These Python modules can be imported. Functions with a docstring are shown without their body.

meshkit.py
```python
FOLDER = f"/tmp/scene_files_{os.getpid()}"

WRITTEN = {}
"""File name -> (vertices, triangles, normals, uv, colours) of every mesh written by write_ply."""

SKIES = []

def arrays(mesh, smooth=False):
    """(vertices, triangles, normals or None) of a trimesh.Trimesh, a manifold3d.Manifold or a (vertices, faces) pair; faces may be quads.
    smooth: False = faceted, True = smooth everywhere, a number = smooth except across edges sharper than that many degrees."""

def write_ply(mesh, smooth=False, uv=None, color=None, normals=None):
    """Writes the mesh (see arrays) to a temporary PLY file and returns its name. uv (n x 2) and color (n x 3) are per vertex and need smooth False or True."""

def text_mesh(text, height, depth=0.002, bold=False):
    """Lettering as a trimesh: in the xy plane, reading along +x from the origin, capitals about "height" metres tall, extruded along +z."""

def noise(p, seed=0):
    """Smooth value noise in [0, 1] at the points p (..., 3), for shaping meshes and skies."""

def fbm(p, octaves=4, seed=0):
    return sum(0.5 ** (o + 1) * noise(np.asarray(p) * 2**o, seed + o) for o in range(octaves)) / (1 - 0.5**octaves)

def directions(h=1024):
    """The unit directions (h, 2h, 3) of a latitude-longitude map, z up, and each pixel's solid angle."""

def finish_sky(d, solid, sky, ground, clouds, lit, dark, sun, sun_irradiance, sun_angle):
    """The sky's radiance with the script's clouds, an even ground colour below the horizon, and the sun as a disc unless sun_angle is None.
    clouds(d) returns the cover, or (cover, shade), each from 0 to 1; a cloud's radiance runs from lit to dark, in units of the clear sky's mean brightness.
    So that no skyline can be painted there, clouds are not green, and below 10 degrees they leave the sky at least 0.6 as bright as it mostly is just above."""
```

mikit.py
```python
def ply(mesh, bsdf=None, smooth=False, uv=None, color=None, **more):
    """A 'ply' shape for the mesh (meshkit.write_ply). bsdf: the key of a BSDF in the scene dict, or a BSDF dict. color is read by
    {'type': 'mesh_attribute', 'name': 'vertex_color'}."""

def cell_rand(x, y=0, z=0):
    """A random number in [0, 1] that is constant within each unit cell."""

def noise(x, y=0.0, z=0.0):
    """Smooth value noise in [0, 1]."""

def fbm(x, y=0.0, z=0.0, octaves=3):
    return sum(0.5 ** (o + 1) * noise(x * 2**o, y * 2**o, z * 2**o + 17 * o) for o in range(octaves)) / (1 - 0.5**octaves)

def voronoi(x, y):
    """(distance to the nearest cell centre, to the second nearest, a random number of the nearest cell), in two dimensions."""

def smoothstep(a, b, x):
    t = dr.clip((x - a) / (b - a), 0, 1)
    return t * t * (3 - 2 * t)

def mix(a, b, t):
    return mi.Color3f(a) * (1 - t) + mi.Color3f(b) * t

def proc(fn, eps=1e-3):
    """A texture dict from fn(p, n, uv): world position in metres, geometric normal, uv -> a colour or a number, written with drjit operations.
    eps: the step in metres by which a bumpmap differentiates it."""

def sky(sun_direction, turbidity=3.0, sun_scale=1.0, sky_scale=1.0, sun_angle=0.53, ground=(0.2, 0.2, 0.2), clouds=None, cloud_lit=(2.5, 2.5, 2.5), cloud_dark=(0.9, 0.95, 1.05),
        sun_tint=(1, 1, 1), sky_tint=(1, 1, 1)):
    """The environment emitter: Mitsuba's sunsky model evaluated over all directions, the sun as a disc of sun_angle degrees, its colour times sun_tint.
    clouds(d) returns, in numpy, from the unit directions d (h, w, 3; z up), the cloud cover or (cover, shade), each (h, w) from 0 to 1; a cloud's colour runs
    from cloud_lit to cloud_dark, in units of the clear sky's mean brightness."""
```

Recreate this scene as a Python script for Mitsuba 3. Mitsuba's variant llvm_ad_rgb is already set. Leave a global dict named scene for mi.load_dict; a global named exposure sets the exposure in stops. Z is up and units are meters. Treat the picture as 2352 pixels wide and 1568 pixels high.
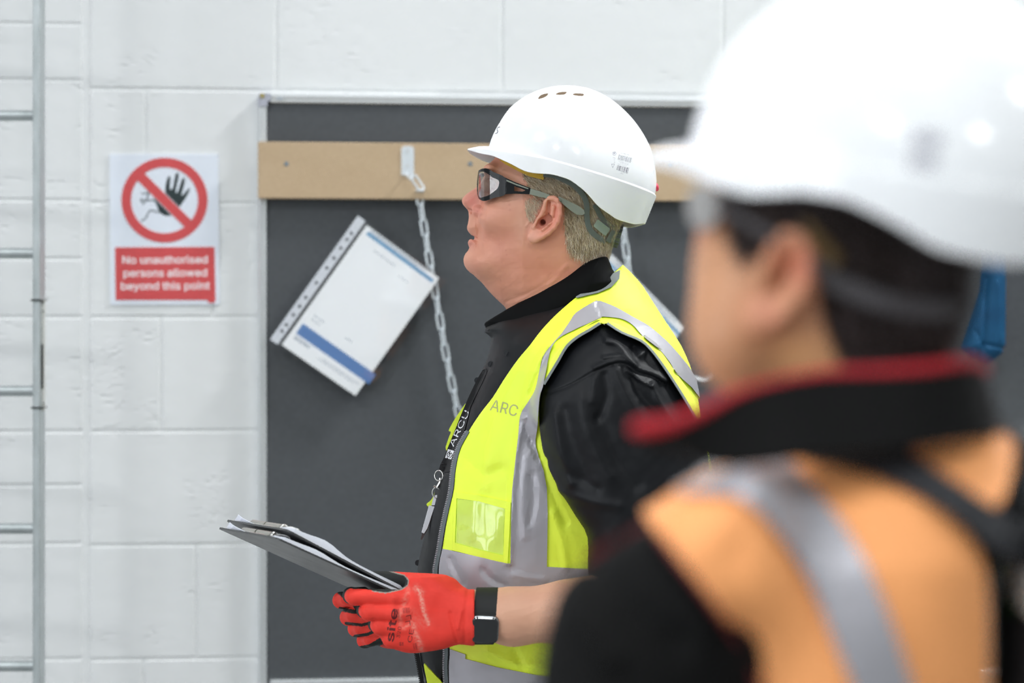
import math, random
import numpy as np, trimesh, shapely, drjit as dr, mitsuba as mi
import manifold3d as m3
from shapely.geometry import Polygon, LineString, Point, box as sbox
from shapely.ops import unary_union
from scipy.ndimage import gaussian_filter
from scipy.sparse import csr_matrix
from scipy.interpolate import NearestNDInterpolator
import mikit, meshkit

scene, labels = {}, {}
T4 = mi.ScalarTransform4f

# ---------------------------------------------------------------- camera, light, exposure
F, CX, CY, ZC = 5000.0, 1176.0, 784.0, 1.40       # focal length in pixels, frame centre, camera height
D1, D2, DW = 3.378, 1.50, 4.29                     # distance of the near-focus man, the front man, the wall
YAW = math.radians(5.7)                            # the wall's right end is farther away
scene['camera'] = {'type': 'thinlens', 'fov': math.degrees(2 * math.atan(CX / F)), 'fov_axis': 'x',
                   'aperture_radius': 0.0145, 'focus_distance': D1 - 0.10, 'near_clip': 0.05, 'far_clip': 60.0,
                   'to_world': T4().look_at(origin=[0, 0, ZC], target=[0, 1, ZC], up=[0, 0, 1])}
exposure = 0.27
ROOM = dict(x0=-5.5, x1=5.5, y0=-6.0, z1=4.6)
WINDOW = 3.2         # radiance of the translucent daylight panels
# ceiling lamps: (x, y, length along x, length along y, radiance, where)
LAMPS = [(-2.7, 0.1, .5, .6, 62, 'left of the camera'), (0.1, 0.0, .5, .6, 22, 'above the camera'), (2.6, 0.2, .5, .6, 28, 'right of the camera'), (-2.6, 2.7, .5, .6, 8, 'over the ladder side'),
         (0.5, 2.2, .5, .6, 20, 'over the two men'), (2.4, 3.5, .6, .5, 125, 'right of the two men'), (-1.6, -3.2, .5, .6, 48, 'behind the camera on the left'), (1.6, -3.2, .5, .6, 48, 'behind the camera on the right')]

# ---------------------------------------------------------------- materials
def bs(key, d):
    scene[key] = d
    return key
def rgb(*c): return {'type': 'rgb', 'value': list(c)}
def lin(r, g, b, k=1.0):
    f = lambda v: ((v / 255 + .055) / 1.055) ** 2.4 if v > 10 else v / 255 / 12.92
    return [min(f(v) * k, .98) for v in (r, g, b)]
def pr(key, col, rough=.5, spec=.5, two=True, bump=None, **kw):
    d = {'type': 'principled', 'base_color': col if isinstance(col, dict) else rgb(*col), 'roughness': rough, 'specular': spec, **kw}
    if bump: d = {'type': 'bumpmap', 'arbitrary': mikit.proc(bump[0], eps=bump[1] if len(bump) > 1 else 1e-3), 'scale': 1.0, 'bsdf': d}
    return bs(key, {'type': 'twosided', 'b': d} if two else d)
nz, fbm, vor, sst, mix = mikit.noise, mikit.fbm, mikit.voronoi, mikit.smoothstep, mikit.mix
VC = {'type': 'mesh_attribute', 'name': 'vertex_color'}

def wall_bump(p, n, uv):
    big = fbm(p.x * 50, p.y * 50, p.z * 50, 3)
    pits = sst(.68, .84, nz(p.x * 150, p.y * 150, p.z * 150)) * sst(.46, .70, nz(p.x * 10 + 5, p.y * 10, p.z * 12))
    return big * .0008 + nz(p.x * 240, p.y * 240, p.z * 240) * .00022 - pits * .0013
def wall_col(p, n, uv):
    t = fbm(p.x * 3, p.y * 3, p.z * 3, 3)
    return mix((.70, .71, .712), (.76, .768, .77), t)
pr('mat_wall_paint', mikit.proc(wall_col), .55, .4, bump=(wall_bump, 2e-3))
pr('mat_plain_paint', (.52, .53, .53), .7, .3)
pr('mat_ceiling', (.55, .56, .57), .8, .2)
def floor_col(p, n, uv): return mix((.17, .175, .175), (.24, .245, .24), fbm(p.x * 4, p.y * 4, 0, 4))
pr('mat_floor', mikit.proc(floor_col), .35, .5)
def felt_col(p, n, uv):
    k = .80 + .22 * fbm(p.x * 260, p.y * 260, p.z * 120, 2) + .12 * fbm(p.x * 5, p.y * 5, p.z * 5, 3)
    s = .5 * sst(.84, .92, nz(p.x * 90, p.y * 90, p.z * 60)) * sst(.55, .8, nz(p.x * 3, p.y * 3, p.z * 3))
    return mi.Color3f(.088, .094, .101) * k + mi.Color3f(.05, .045, .02) * s
pr('mat_felt', mikit.proc(felt_col), .95, .1)
def mdf_col(p, n, uv):
    k = fbm(p.x * 6, p.y * 6, p.z * 14, 3) * .5 + fbm(p.x * 240, p.y * 240, p.z * 240, 2) * .5
    return mix((.43, .305, .185), (.56, .42, .275), k)
pr('mat_mdf', mikit.proc(mdf_col), .6, .3)
pr('mat_aluminium', (.74, .76, .77), .38, .5, metallic=.75)
pr('mat_zinc', (.80, .85, .89), .36, .5, metallic=.6)
pr('mat_screw', (.20, .26, .32), .45, .5, metallic=.5)
def galv(p, n, uv): return mix((.38, .42, .42), (.60, .64, .65), fbm(p.x * 60, p.y * 60, p.z * 22, 4))
pr('mat_galvanised', mikit.proc(galv), .42, .5, metallic=.7)
pr('mat_chrome', (.86, .84, .80), .14, .5, metallic=1.0)
pr('mat_grey_plastic', (.40, .41, .47), .45, .5)
pr('mat_brass', (.42, .34, .10), .4, .5, metallic=.6)
pr('mat_paper', (.86, .87, .89), .6, .3)
pr('mat_sign_white', (.74, .78, .86), .35, .5)
pr('mat_sign_red', (.62, .075, .08), .35, .5)
pr('mat_sign_black', (.014, .028, .030), .4, .5)
pr('mat_sign_text', (.86, .80, .82), .35, .5)
pr('mat_stripe_blue', lin(95, 150, 190), .5, .4)
pr('mat_stripe_blue_dark', lin(85, 125, 180), .5, .4)
pr('mat_ink', (.10, .13, .18), .6, .3)
pr('mat_ink_pale', (.38, .42, .48), .6, .3)
bs('mat_sleeve_film', {'type': 'thindielectric', 'int_ior': 1.45})
pr('mat_punch_strip', (.60, .62, .67), .35, .5)
pr('mat_dark_hole', (.02, .02, .022), .6, .3)
pr('mat_black_plastic', (.012, .013, .014), .35, .5)
pr('mat_white_plastic', (.80, .80, .76), .35, .5)
pr('mat_blue_cloth', mikit.proc(lambda p, n, uv: mix((.002, .042, .11), (.006, .085, .19), fbm(p.x * 30, p.y * 30, p.z * 20, 3))), .7, .3)

# ---------------------------------------------------------------- scene helpers
def add(key, mesh, bsdf, label=None, category=None, group=None, kind=None, smooth=False, M=None, color=None):
    base, n = key, 0
    while key in scene:
        n += 1
        key = f'{base}_{n:03d}'
    d = mesh if isinstance(mesh, dict) else mikit.ply(mesh, bsdf, smooth=smooth, **({'color': color} if color is not None else {}))
    if M is not None: d = {**d, 'to_world': M}
    scene[key] = d
    tag(key, label, category, group, kind)
    return key
def tag(key, label=None, category=None, group=None, kind=None):
    d = {k: v for k, v in (('label', label), ('category', category), ('group', group), ('kind', kind)) if v}
    if d: labels[key] = {**labels.get(key, {}), **d}
    return key
def thing(name, label, category, group=None):
    key, n = name, 0
    while key in labels or any(k.startswith(key + '__') for k in scene):
        n += 1
        key = f'{name}_{n:03d}'
    return tag(key, label, category, group)

# ---------------------------------------------------------------- geometry helpers
def P(px, py, D): return np.array([(px - CX) / F * D, D, ZC - (py - CY) / F * D])
def PX(pts, D):
    """Outline in pixels -> (x, z) metres in the upright plane at distance D."""
    a = np.asarray(pts, float)
    return np.stack([(a[:, 0] - CX) / F * D, ZC - (a[:, 1] - CY) / F * D], 1)
def cat(ms): return trimesh.util.concatenate(ms)
def cbox(sx, sy, sz, c=.002, at=(0, 0, 0)):
    h = np.array([sx, sy, sz]) / 2
    c = min(c, h.min() * .9)
    pts = [(np.array(q) * 2 - 1) * (h - c * (np.arange(3) != k)) for q in np.ndindex(2, 2, 2) for k in range(3)]
    m = trimesh.Trimesh(np.array(pts)).convex_hull
    m.apply_translation(at)
    return m
def tube(pts, r, n=10, closed=False, caps=True):
    """Tube through the points; r a number or one per point."""
    p = np.asarray(pts, float)
    N = len(p)
    r = np.broadcast_to(np.asarray(r, float), (N,))
    t = (np.roll(p, -1, 0) - np.roll(p, 1, 0)) if closed else np.gradient(p, axis=0)
    t /= np.linalg.norm(t, axis=1, keepdims=True) + 1e-12
    u = np.cross(t[0], [0, 0, 1.0] if abs(t[0][2]) < .9 else [1.0, 0, 0]); u /= np.linalg.norm(u)
    V = []
    for i in range(N):
        u = u - t[i] * (u @ t[i]); u /= np.linalg.norm(u)
        w = np.cross(t[i], u)
        a = np.arange(n) / n * 2 * np.pi
        V.append(p[i] + r[i] * (np.cos(a)[:, None] * u + np.sin(a)[:, None] * w))
    V = np.vstack(V)
    f = []
    for i in range(N if closed else N - 1):
        j = (i + 1) % N
        for k in range(n):
            l = (k + 1) % n
            f += [[i * n + k, i * n + l, j * n + l], [i * n + k, j * n + l, j * n + k]]
    if caps and not closed:
        V = np.vstack([V, p[:1], p[-1:]])
        for k in range(n):
            l = (k + 1) % n
            f += [[N * n, l, k], [N * n + 1, (N - 1) * n + k, (N - 1) * n + l]]
    m = trimesh.Trimesh(V, np.array(f), process=False)
    return m
def spline(pts, n=6, closed=False):
    p = np.asarray(pts, float)
    if closed: q = np.vstack([p[-1], p, p[0], p[1]])
    else: q = np.vstack([2 * p[0] - p[1], p, 2 * p[-1] - p[-2]])
    out = []
    for i in range(1, len(q) - 2):
        a, b, c, d = q[i - 1:i + 3]
        for s in np.arange(n) / n:
            out.append(.5 * (2 * b + (c - a) * s + (2 * a - 5 * b + 4 * c - d) * s ** 2 + (3 * b - a - 3 * c + d) * s ** 3))
    if not closed: out.append(p[-1])
    return np.array(out)
def extrude(poly, depth, engine='earcut'):
    """shapely polygon (x, z) -> mesh, thickness along -y from y = 0."""
    g = getattr(poly, 'geoms', [poly])
    m = cat([trimesh.creation.extrude_polygon(q, depth, engine=engine) for q in g if q.area > 0])
    v = m.vertices
    m.vertices = np.stack([v[:, 0], -v[:, 2], v[:, 1]], 1)
    return m
def mirror_y(m, y0):
    m = m.copy(); m.vertices[:, 1] = 2 * y0 - m.vertices[:, 1]; m.faces = m.faces[:, ::-1]
    return m

# ---- implicit surfaces on a grid
class Grid:
    def __init__(s, lo, hi, h):
        s.lo, s.h = np.asarray(lo, float), h
        n = np.ceil((np.asarray(hi, float) - s.lo) / h).astype(int) + 1
        ax = [s.lo[k] + h * np.arange(n[k]) for k in range(3)]
        s.X, s.Y, s.Z = (ax[0][:, None, None].astype(np.float32), ax[1][None, :, None].astype(np.float32), ax[2][None, None, :].astype(np.float32))
        s.x2, s.z2 = (a.astype(np.float32) for a in np.meshgrid(ax[0], ax[2], indexing='ij'))
        s.shape = tuple(n)
def psdf(poly, x, z):
    """Distance to the outline in the (x, z) plane, positive inside."""
    p = np.asarray(poly, np.float32)
    d = np.full(x.shape, 1e9, np.float32)
    for a, b in zip(p, np.roll(p, -1, 0)):
        e = b - a
        t = np.clip(((x - a[0]) * e[0] + (z - a[1]) * e[1]) / (e @ e + 1e-12), 0, 1)
        d = np.minimum(d, (x - a[0] - t * e[0]) ** 2 + (z - a[1] - t * e[1]) ** 2)
    inside = shapely.contains_xy(Polygon(p), x.astype(float), z.astype(float))
    return np.where(inside, 1, -1) * np.sqrt(d)
def ldist(line, x, z):
    d = np.full(np.shape(x), 1e9, np.float32)
    p = np.asarray(line, np.float32)
    for a, b in zip(p[:-1], p[1:]):
        e = b - a
        t = np.clip(((x - a[0]) * e[0] + (z - a[1]) * e[1]) / (e @ e + 1e-12), 0, 1)
        d = np.minimum(d, (x - a[0] - t * e[0]) ** 2 + (z - a[1] - t * e[1]) ** 2)
    return np.sqrt(d)
def puff(g, poly, W, R, y0, pw=2.0, soft=0.0):
    """Outline blown up to half thickness W (number or (x, z) array), rounded over R, about the plane y = y0."""
    d = psdf(poly, g.x2, g.z2)
    if soft:                                              # takes the creases out of the distance far from the outline
        k = np.clip((d - soft * .15) / soft, 0, 1)
        d = d * (1 - k) + gaussian_filter(d, soft / g.h) * k
    W = np.broadcast_to(np.asarray(W, np.float32), d.shape)
    R = np.broadcast_to(np.asarray(R, np.float32), d.shape)
    q = (np.maximum(R - d, 0) / R)[:, None, :]
    e = np.abs(g.Y - y0) / W[:, None, :]
    k = np.minimum(R, W)[:, None, :]
    return (((q ** pw + e ** pw) ** (1 / pw)) - 1) * k
def ell(g, c, r):
    q = np.sqrt(((g.X - c[0]) / r[0]) ** 2 + ((g.Y - c[1]) / r[1]) ** 2 + ((g.Z - c[2]) / r[2]) ** 2)
    return (q - 1) * min(r)
def cap(g, a, b, ra, rb=None):
    a, b = np.asarray(a, np.float32), np.asarray(b, np.float32)
    rb = ra if rb is None else rb
    e = b - a
    t = np.clip(((g.X - a[0]) * e[0] + (g.Y - a[1]) * e[1] + (g.Z - a[2]) * e[2]) / (e @ e), 0, 1)
    return np.sqrt((g.X - a[0] - t * e[0]) ** 2 + (g.Y - a[1] - t * e[1]) ** 2 + (g.Z - a[2] - t * e[2]) ** 2) - (ra + (rb - ra) * t)
def smin(a, b, k):
    h = np.clip(.5 + .5 * (b - a) / k, 0, 1)
    return b * (1 - h) + a * h - k * h * (1 - h)
def smax(a, b, k): return -smin(-a, -b, k)
_TETS = np.array([[0, 5, 1, 6], [0, 1, 2, 6], [0, 2, 3, 6], [0, 3, 7, 6], [0, 7, 4, 6], [0, 4, 5, 6]])
_OFF = np.array([[0, 0, 0], [1, 0, 0], [1, 1, 0], [0, 1, 0], [0, 0, 1], [1, 0, 1], [1, 1, 1], [0, 1, 1]])
def iso(g, Fv, smooth=2):
    """Surface Fv = 0 (inside negative) by marching tetrahedra."""
    Fv = np.broadcast_to(Fv, g.shape).astype(np.float64).copy()
    for k in range(3):                                    # closed at the border of the grid
        s = [slice(None)] * 3
        for e in (0, -1):
            s[k] = e; Fv[tuple(s)] = np.maximum(Fv[tuple(s)], g.h * .3)
    Fv[Fv == 0] = 1e-9
    n = np.array(g.shape)
    neg = Fv < 0
    c = [neg[o[0]:n[0] - 1 + o[0], o[1]:n[1] - 1 + o[1], o[2]:n[2] - 1 + o[2]] for o in _OFF]
    tot = sum(x.astype(np.int8) for x in c)
    cell = np.argwhere((tot > 0) & (tot < 8))
    st = np.array([n[1] * n[2], n[2], 1])
    ids = (cell @ st)[:, None] + (_OFF @ st)[None]
    fl = Fv.ravel()
    tet = ids[:, _TETS].reshape(-1, 4)
    ins = fl[tet] < 0
    k = ins.sum(1)
    tet, ins, k = tet[(k > 0) & (k < 4)], ins[(k > 0) & (k < 4)], k[(k > 0) & (k < 4)]
    tris = []
    order = np.argsort(~ins, axis=1, kind='stable')       # inside corners first
    ts = np.take_along_axis(tet, order, 1)
    def E(t, a, b): return np.stack([t[:, a], t[:, b]], -1)
    a = ts[k == 1]; tris.append(np.stack([E(a, 0, 1), E(a, 0, 2), E(a, 0, 3)], 1))
    b = ts[k == 3]; tris.append(np.stack([E(b, 0, 3), E(b, 1, 3), E(b, 2, 3)], 1))
    q = ts[k == 2]
    tris.append(np.stack([E(q, 0, 2), E(q, 0, 3), E(q, 1, 3)], 1)); tris.append(np.stack([E(q, 0, 2), E(q, 1, 3), E(q, 1, 2)], 1))
    direction = [(a[:, :1], a[:, 1:]), (b[:, :3], b[:, 3:]), (q[:, :2], q[:, 2:]), (q[:, :2], q[:, 2:])]
    def pos(i): return g.lo + g.h * np.stack([i // st[0], i // st[1] % n[1], i % n[2]], -1)
    out = np.concatenate([pos(o).mean(1) - pos(i).mean(1) for i, o in direction])
    tris = np.concatenate(tris)
    e = np.sort(tris.reshape(-1, 2), 1)
    key = e[:, 0] * np.int64(np.prod(n)) + e[:, 1]
    uq, first, inv = np.unique(key, return_index=True, return_inverse=True)
    p0, p1 = e[first, 0], e[first, 1]
    f0, f1 = fl[p0], fl[p1]
    t = np.clip(f0 / (f0 - f1), .02, .98)[:, None]
    V = pos(p0) * (1 - t) + pos(p1) * t
    f = inv.reshape(-1, 3)
    mid = (pos(p0) + pos(p1)) / 2
    nrm = np.cross(mid[f[:, 1]] - mid[f[:, 0]], mid[f[:, 2]] - mid[f[:, 0]])
    f = np.where(((nrm * out).sum(1) < 0)[:, None], f[:, ::-1], f)
    return trimesh.Trimesh(relax(V, f, smooth), f, process=False)
def relax(V, f, n):
    e = np.unique(np.sort(np.vstack([f[:, [0, 1]], f[:, [1, 2]], f[:, [2, 0]]]), 1), axis=0)
    A = csr_matrix((np.ones(2 * len(e)), (np.r_[e[:, 0], e[:, 1]], np.r_[e[:, 1], e[:, 0]])), shape=(len(V), len(V)))
    w = np.asarray(A.sum(1)).ravel()[:, None]
    for _ in range(n):
        for k in (.55, -.57): V = V + k * (A @ V / w - V)
    return V
def biggest(m):
    parts = m.split(only_watertight=False)
    return max(parts, key=lambda q: len(q.faces)) if len(parts) > 1 else m
def to_man(m, eps=2e-4):
    M = m3.Manifold(m3.Mesh(np.ascontiguousarray(m.vertices, np.float32), np.ascontiguousarray(m.faces, np.uint32)))
    if M.status() != m3.Error.NoError: raise RuntimeError(str(M.status()))
    return M.simplify(eps) if eps else M
def to_tri(M):
    q = M.to_mesh()
    return trimesh.Trimesh(q.vert_properties[:, :3], q.tri_verts, process=False)
def prism(poly, y0, y1):
    """shapely polygon in (x, z) -> Manifold between y0 and y1."""
    rings = []
    for q in getattr(poly, 'geoms', [poly]):
        q = shapely.geometry.polygon.orient(q)
        rings += [np.array(q.exterior.coords)[:-1]] + [np.array(i.coords)[:-1] for i in q.interiors]
    M = m3.CrossSection(rings, m3.FillRule.EvenOdd).extrude(y1 - y0)
    return M.rotate((90, 0, 0)).translate((0, y1, 0))

# ---- laying flat pieces on a surface, seen from the side the photograph shows
class Caster:
    def __init__(s, mesh, D):
        s.m, s.D, s.r = mesh, D, trimesh.ray.ray_pyembree.RayMeshIntersector(mesh, scale_to_box=False)
    def depth(s, px, py):
        px, py = np.asarray(px, float).ravel(), np.asarray(py, float).ravel()
        d = np.stack([(px - CX) / F, np.ones_like(px), (CY - py) / F], 1)
        o = np.tile([0, 0, ZC], (len(px), 1)) + d * (s.D - .8)
        loc, ir, it = s.r.intersects_location(o, d, multiple_hits=False)
        out = np.full(len(px), np.nan)
        out[ir] = loc[:, 1]
        return out
    def filled(s, px, py):
        d = s.depth(px, py)
        ok = np.isfinite(d)
        if not ok.any(): return np.full(len(d), s.D)
        if not ok.all(): d[~ok] = NearestNDInterpolator(np.stack([np.asarray(px)[ok], np.asarray(py)[ok]], 1), d[ok])(np.asarray(px)[~ok], np.asarray(py)[~ok])
        return d
    def xz(s, pts, step=8, miss=None):
        """Pixel outline -> shapely polygon in (x, z) where its rays meet the surface (or the plane at D)."""
        a = np.array(Polygon(pts).segmentize(step).exterior.coords)[:-1]
        d = s.depth(a[:, 0], a[:, 1])
        d = np.where(np.isfinite(d), d, s.D if miss is None else miss)
        q = Polygon(np.stack([(a[:, 0] - CX) / F * d, ZC - (a[:, 1] - CY) / F * d], 1))
        return q if q.is_valid else q.buffer(0)
def rays(px, py, D):
    px, py, D = np.asarray(px, float), np.asarray(py, float), np.asarray(D, float)
    return np.stack([(px - CX) / F * D, D, ZC - (py - CY) / F * D], -1)
def drape(poly, depth, off=.0008, thick=0.0, res=6.0):
    """Pixel polygon laid on the surface depth(px, py) (a Caster or a function), 'off' metres in front, as a sheet or a shell of thickness 'thick'."""
    fn = depth.filled if isinstance(depth, Caster) else depth
    parts = []
    for q in getattr(poly, 'geoms', [poly]):
        if q.area < 1e-6: continue
        v, f = trimesh.creation.triangulate_polygon(q.segmentize(res), engine='earcut')
        v = np.c_[v, np.zeros(len(v))]
        v, f = trimesh.remesh.subdivide_to_size(v, f, res * 1.6, max_iter=12)
        m = trimesh.Trimesh(v, f); m.merge_vertices()
        parts.append(m)
    m = cat(parts)
    v, f = m.vertices, m.faces
    n = np.cross(v[f[:, 1]] - v[f[:, 0]], v[f[:, 2]] - v[f[:, 0]])[:, 2]
    f = np.where((n > 0)[:, None], f[:, ::-1], f)         # pixel y runs down
    d = fn(v[:, 0], v[:, 1])
    top = rays(v[:, 0], v[:, 1], d - off - thick)
    if not thick: return trimesh.Trimesh(top, f, process=False)
    bot = rays(v[:, 0], v[:, 1], d - off)
    e = np.sort(np.vstack([f[:, [0, 1]], f[:, [1, 2]], f[:, [2, 0]]]), 1)
    ed = np.vstack([f[:, [0, 1]], f[:, [1, 2]], f[:, [2, 0]]])
    u, inv, c = np.unique(e, axis=0, return_inverse=True, return_counts=True)
    bd = ed[c[inv.ravel()] == 1]
    N = len(v)
    side = np.vstack([np.stack([bd[:, 1], bd[:, 0], bd[:, 0] + N], 1), np.stack([bd[:, 1], bd[:, 0] + N, bd[:, 1] + N], 1)])
    return trimesh.Trimesh(np.vstack([top, bot]), np.vstack([f, f[:, ::-1] + N, side]), process=False)
def band(pts, w, n=5, cap_style='flat'):
    """Pixel polyline -> strip polygon of width w."""
    return LineString(spline(pts, n) if n else pts).buffer(w / 2, cap_style=cap_style, join_style='round')
def text_poly(text, h, bold=False):
    """Lettering as a shapely polygon with y up, capitals h tall, from the origin."""
    m = meshkit.text_mesh(text, h, .001, bold)
    t = m.triangles[np.abs(m.face_normals[:, 2] - 1) < 1e-3]
    return unary_union([Polygon(q[:, :2]).buffer(h * 1e-4) for q in t])
def place_text(poly, org, ang, sx=1.0, shear=0.0):
    """Lettering -> pixel polygon: origin org (pixels), baseline turned by ang degrees (clockwise on the picture)."""
    c, s = math.cos(math.radians(ang)), math.sin(math.radians(ang))
    ex, ey = np.array([c, s]) * sx, np.array([s, -c]) + np.array([c, s]) * shear
    return shapely.affinity.affine_transform(poly, [ex[0], ey[0], ex[1], ey[1], org[0], org[1]])
# ---------------------------------------------------------------- the room
WALL = T4().translate([0, DW, 0]).rotate([0, 0, 1], math.degrees(YAW))    # wall axes: x along, -y towards the room, z up
_n = np.array([math.sin(YAW), -math.cos(YAW), 0])
def wl(px, py, h=0.0):
    """Pixel -> (s, z) on the wall plane moved h metres into the room."""
    d = np.array([(px - CX) / F, 1, (CY - py) / F])
    t = (h + np.array([0, DW, 0]) @ _n) / (d @ _n)
    q = t * d
    return np.array([q[0] * math.cos(YAW) + (q[1] - DW) * math.sin(YAW), ZC + q[2]])
def wlp(pts, h=0.0): return np.array([wl(x, y, h) for x, y in pts])
r = ROOM
W2 = r['x1'] - r['x0']
add('floor', cbox(W2 + 1, 13, .1, .001, (0, -.5, -.05)), 'mat_floor', 'grey concrete floor of the hall', kind='structure')
add('ceiling', cbox(W2 + 1, 13, .1, .001, (0, -.5, r['z1'] + .05)), 'mat_ceiling', 'pale hall ceiling carrying the light panels', kind='structure')
add('wall_left', cbox(.1, 13, r['z1'], .001, (r['x0'] - .05, -.5, r['z1'] / 2)), 'mat_plain_paint', 'plain painted wall on the left', kind='structure')
add('wall_right', cbox(.1, 13, r['z1'], .001, (r['x1'] + .05, -.5, r['z1'] / 2)), 'mat_plain_paint', 'plain painted wall on the right', kind='structure')
add('wall_front', cbox(W2 + 1, .1, r['z1'], .001, (0, r['y0'] - .05, r['z1'] / 2)), 'mat_plain_paint', 'plain painted wall behind the camera', kind='structure')
add('wall_back', cbox(W2 + 2, .10, r['z1'], .001, (0, .0528, r['z1'] / 2)), 'mat_wall_paint', 'white painted blockwork wall behind the men', kind='structure', M=WALL)
zs = [wl(400, y)[1] for y in (205, 1512)]
pitch = (zs[0] - zs[1]) / 5
zj = lambda k: zs[0] - k * pitch                        # joint k, counted downwards from the one at y = 205
S = lambda px, py=700: wl(px, py)[0]
_bk = {}
def block(s0, s1, z0, z1, g=.0018):
    w, h = round(s1 - s0 - 2 * g, 3), round(z1 - z0 - 2 * g, 3)
    d = _bk.setdefault((w, h), None) or mikit.ply(cbox(w, .1, h, .003), 'mat_wall_paint')
    _bk[(w, h)] = d
    add('wall_back__block', d, None, M=WALL @ T4().translate([(s0 + s1) / 2, .05, (z0 + z1) / 2]))
L = 515 / 1165
sl, sr = S(192), S(205)
bd = S(594) + .05
# the stretch between the movement joint and the board, then above the board
rows = {-2: [sr, S(420), S(420) + L], -1: [sr, S(635, 100)], 0: [sr, S(335, 300), bd + .3], 1: [sr, S(490, 600), bd + .3], 2: [sr, S(370, 860), bd + .3],
        3: [sr, bd + .12], 4: [sr, S(450, 1400), bd + .3], 5: [sr, S(330, 1540), bd + .3], 6: [sr, bd + .2]}
for k, js in rows.items():
    js = list(js)
    if k < 0:
        while js[-1] < 2.2: js.append(js[-1] + L)
    for a, b in zip(js[:-1], js[1:]): block(a, b, zj(k + 1), zj(k))
# left of the joint: one full course, then two half courses, in turn
e = [zj(-2), zj(-1.55), zj(-1.05), zj(-.56), zj(-.07), zj(.98), zj(1.49), zj(2), zj(3), zj(3.47), zj(3.98), zj(4.99), zj(5.5), zj(6), zj(7)]
for i, (a, b) in enumerate(zip(e[:-1], e[1:])):
    x = sl - (.02 if i % 2 else 0) * 0
    j = x - (L if i % 2 else L * .55)
    block(j, x, b, a)
    while j > sl - 1.1:
        block(j - L, j, b, a); j -= L

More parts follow.
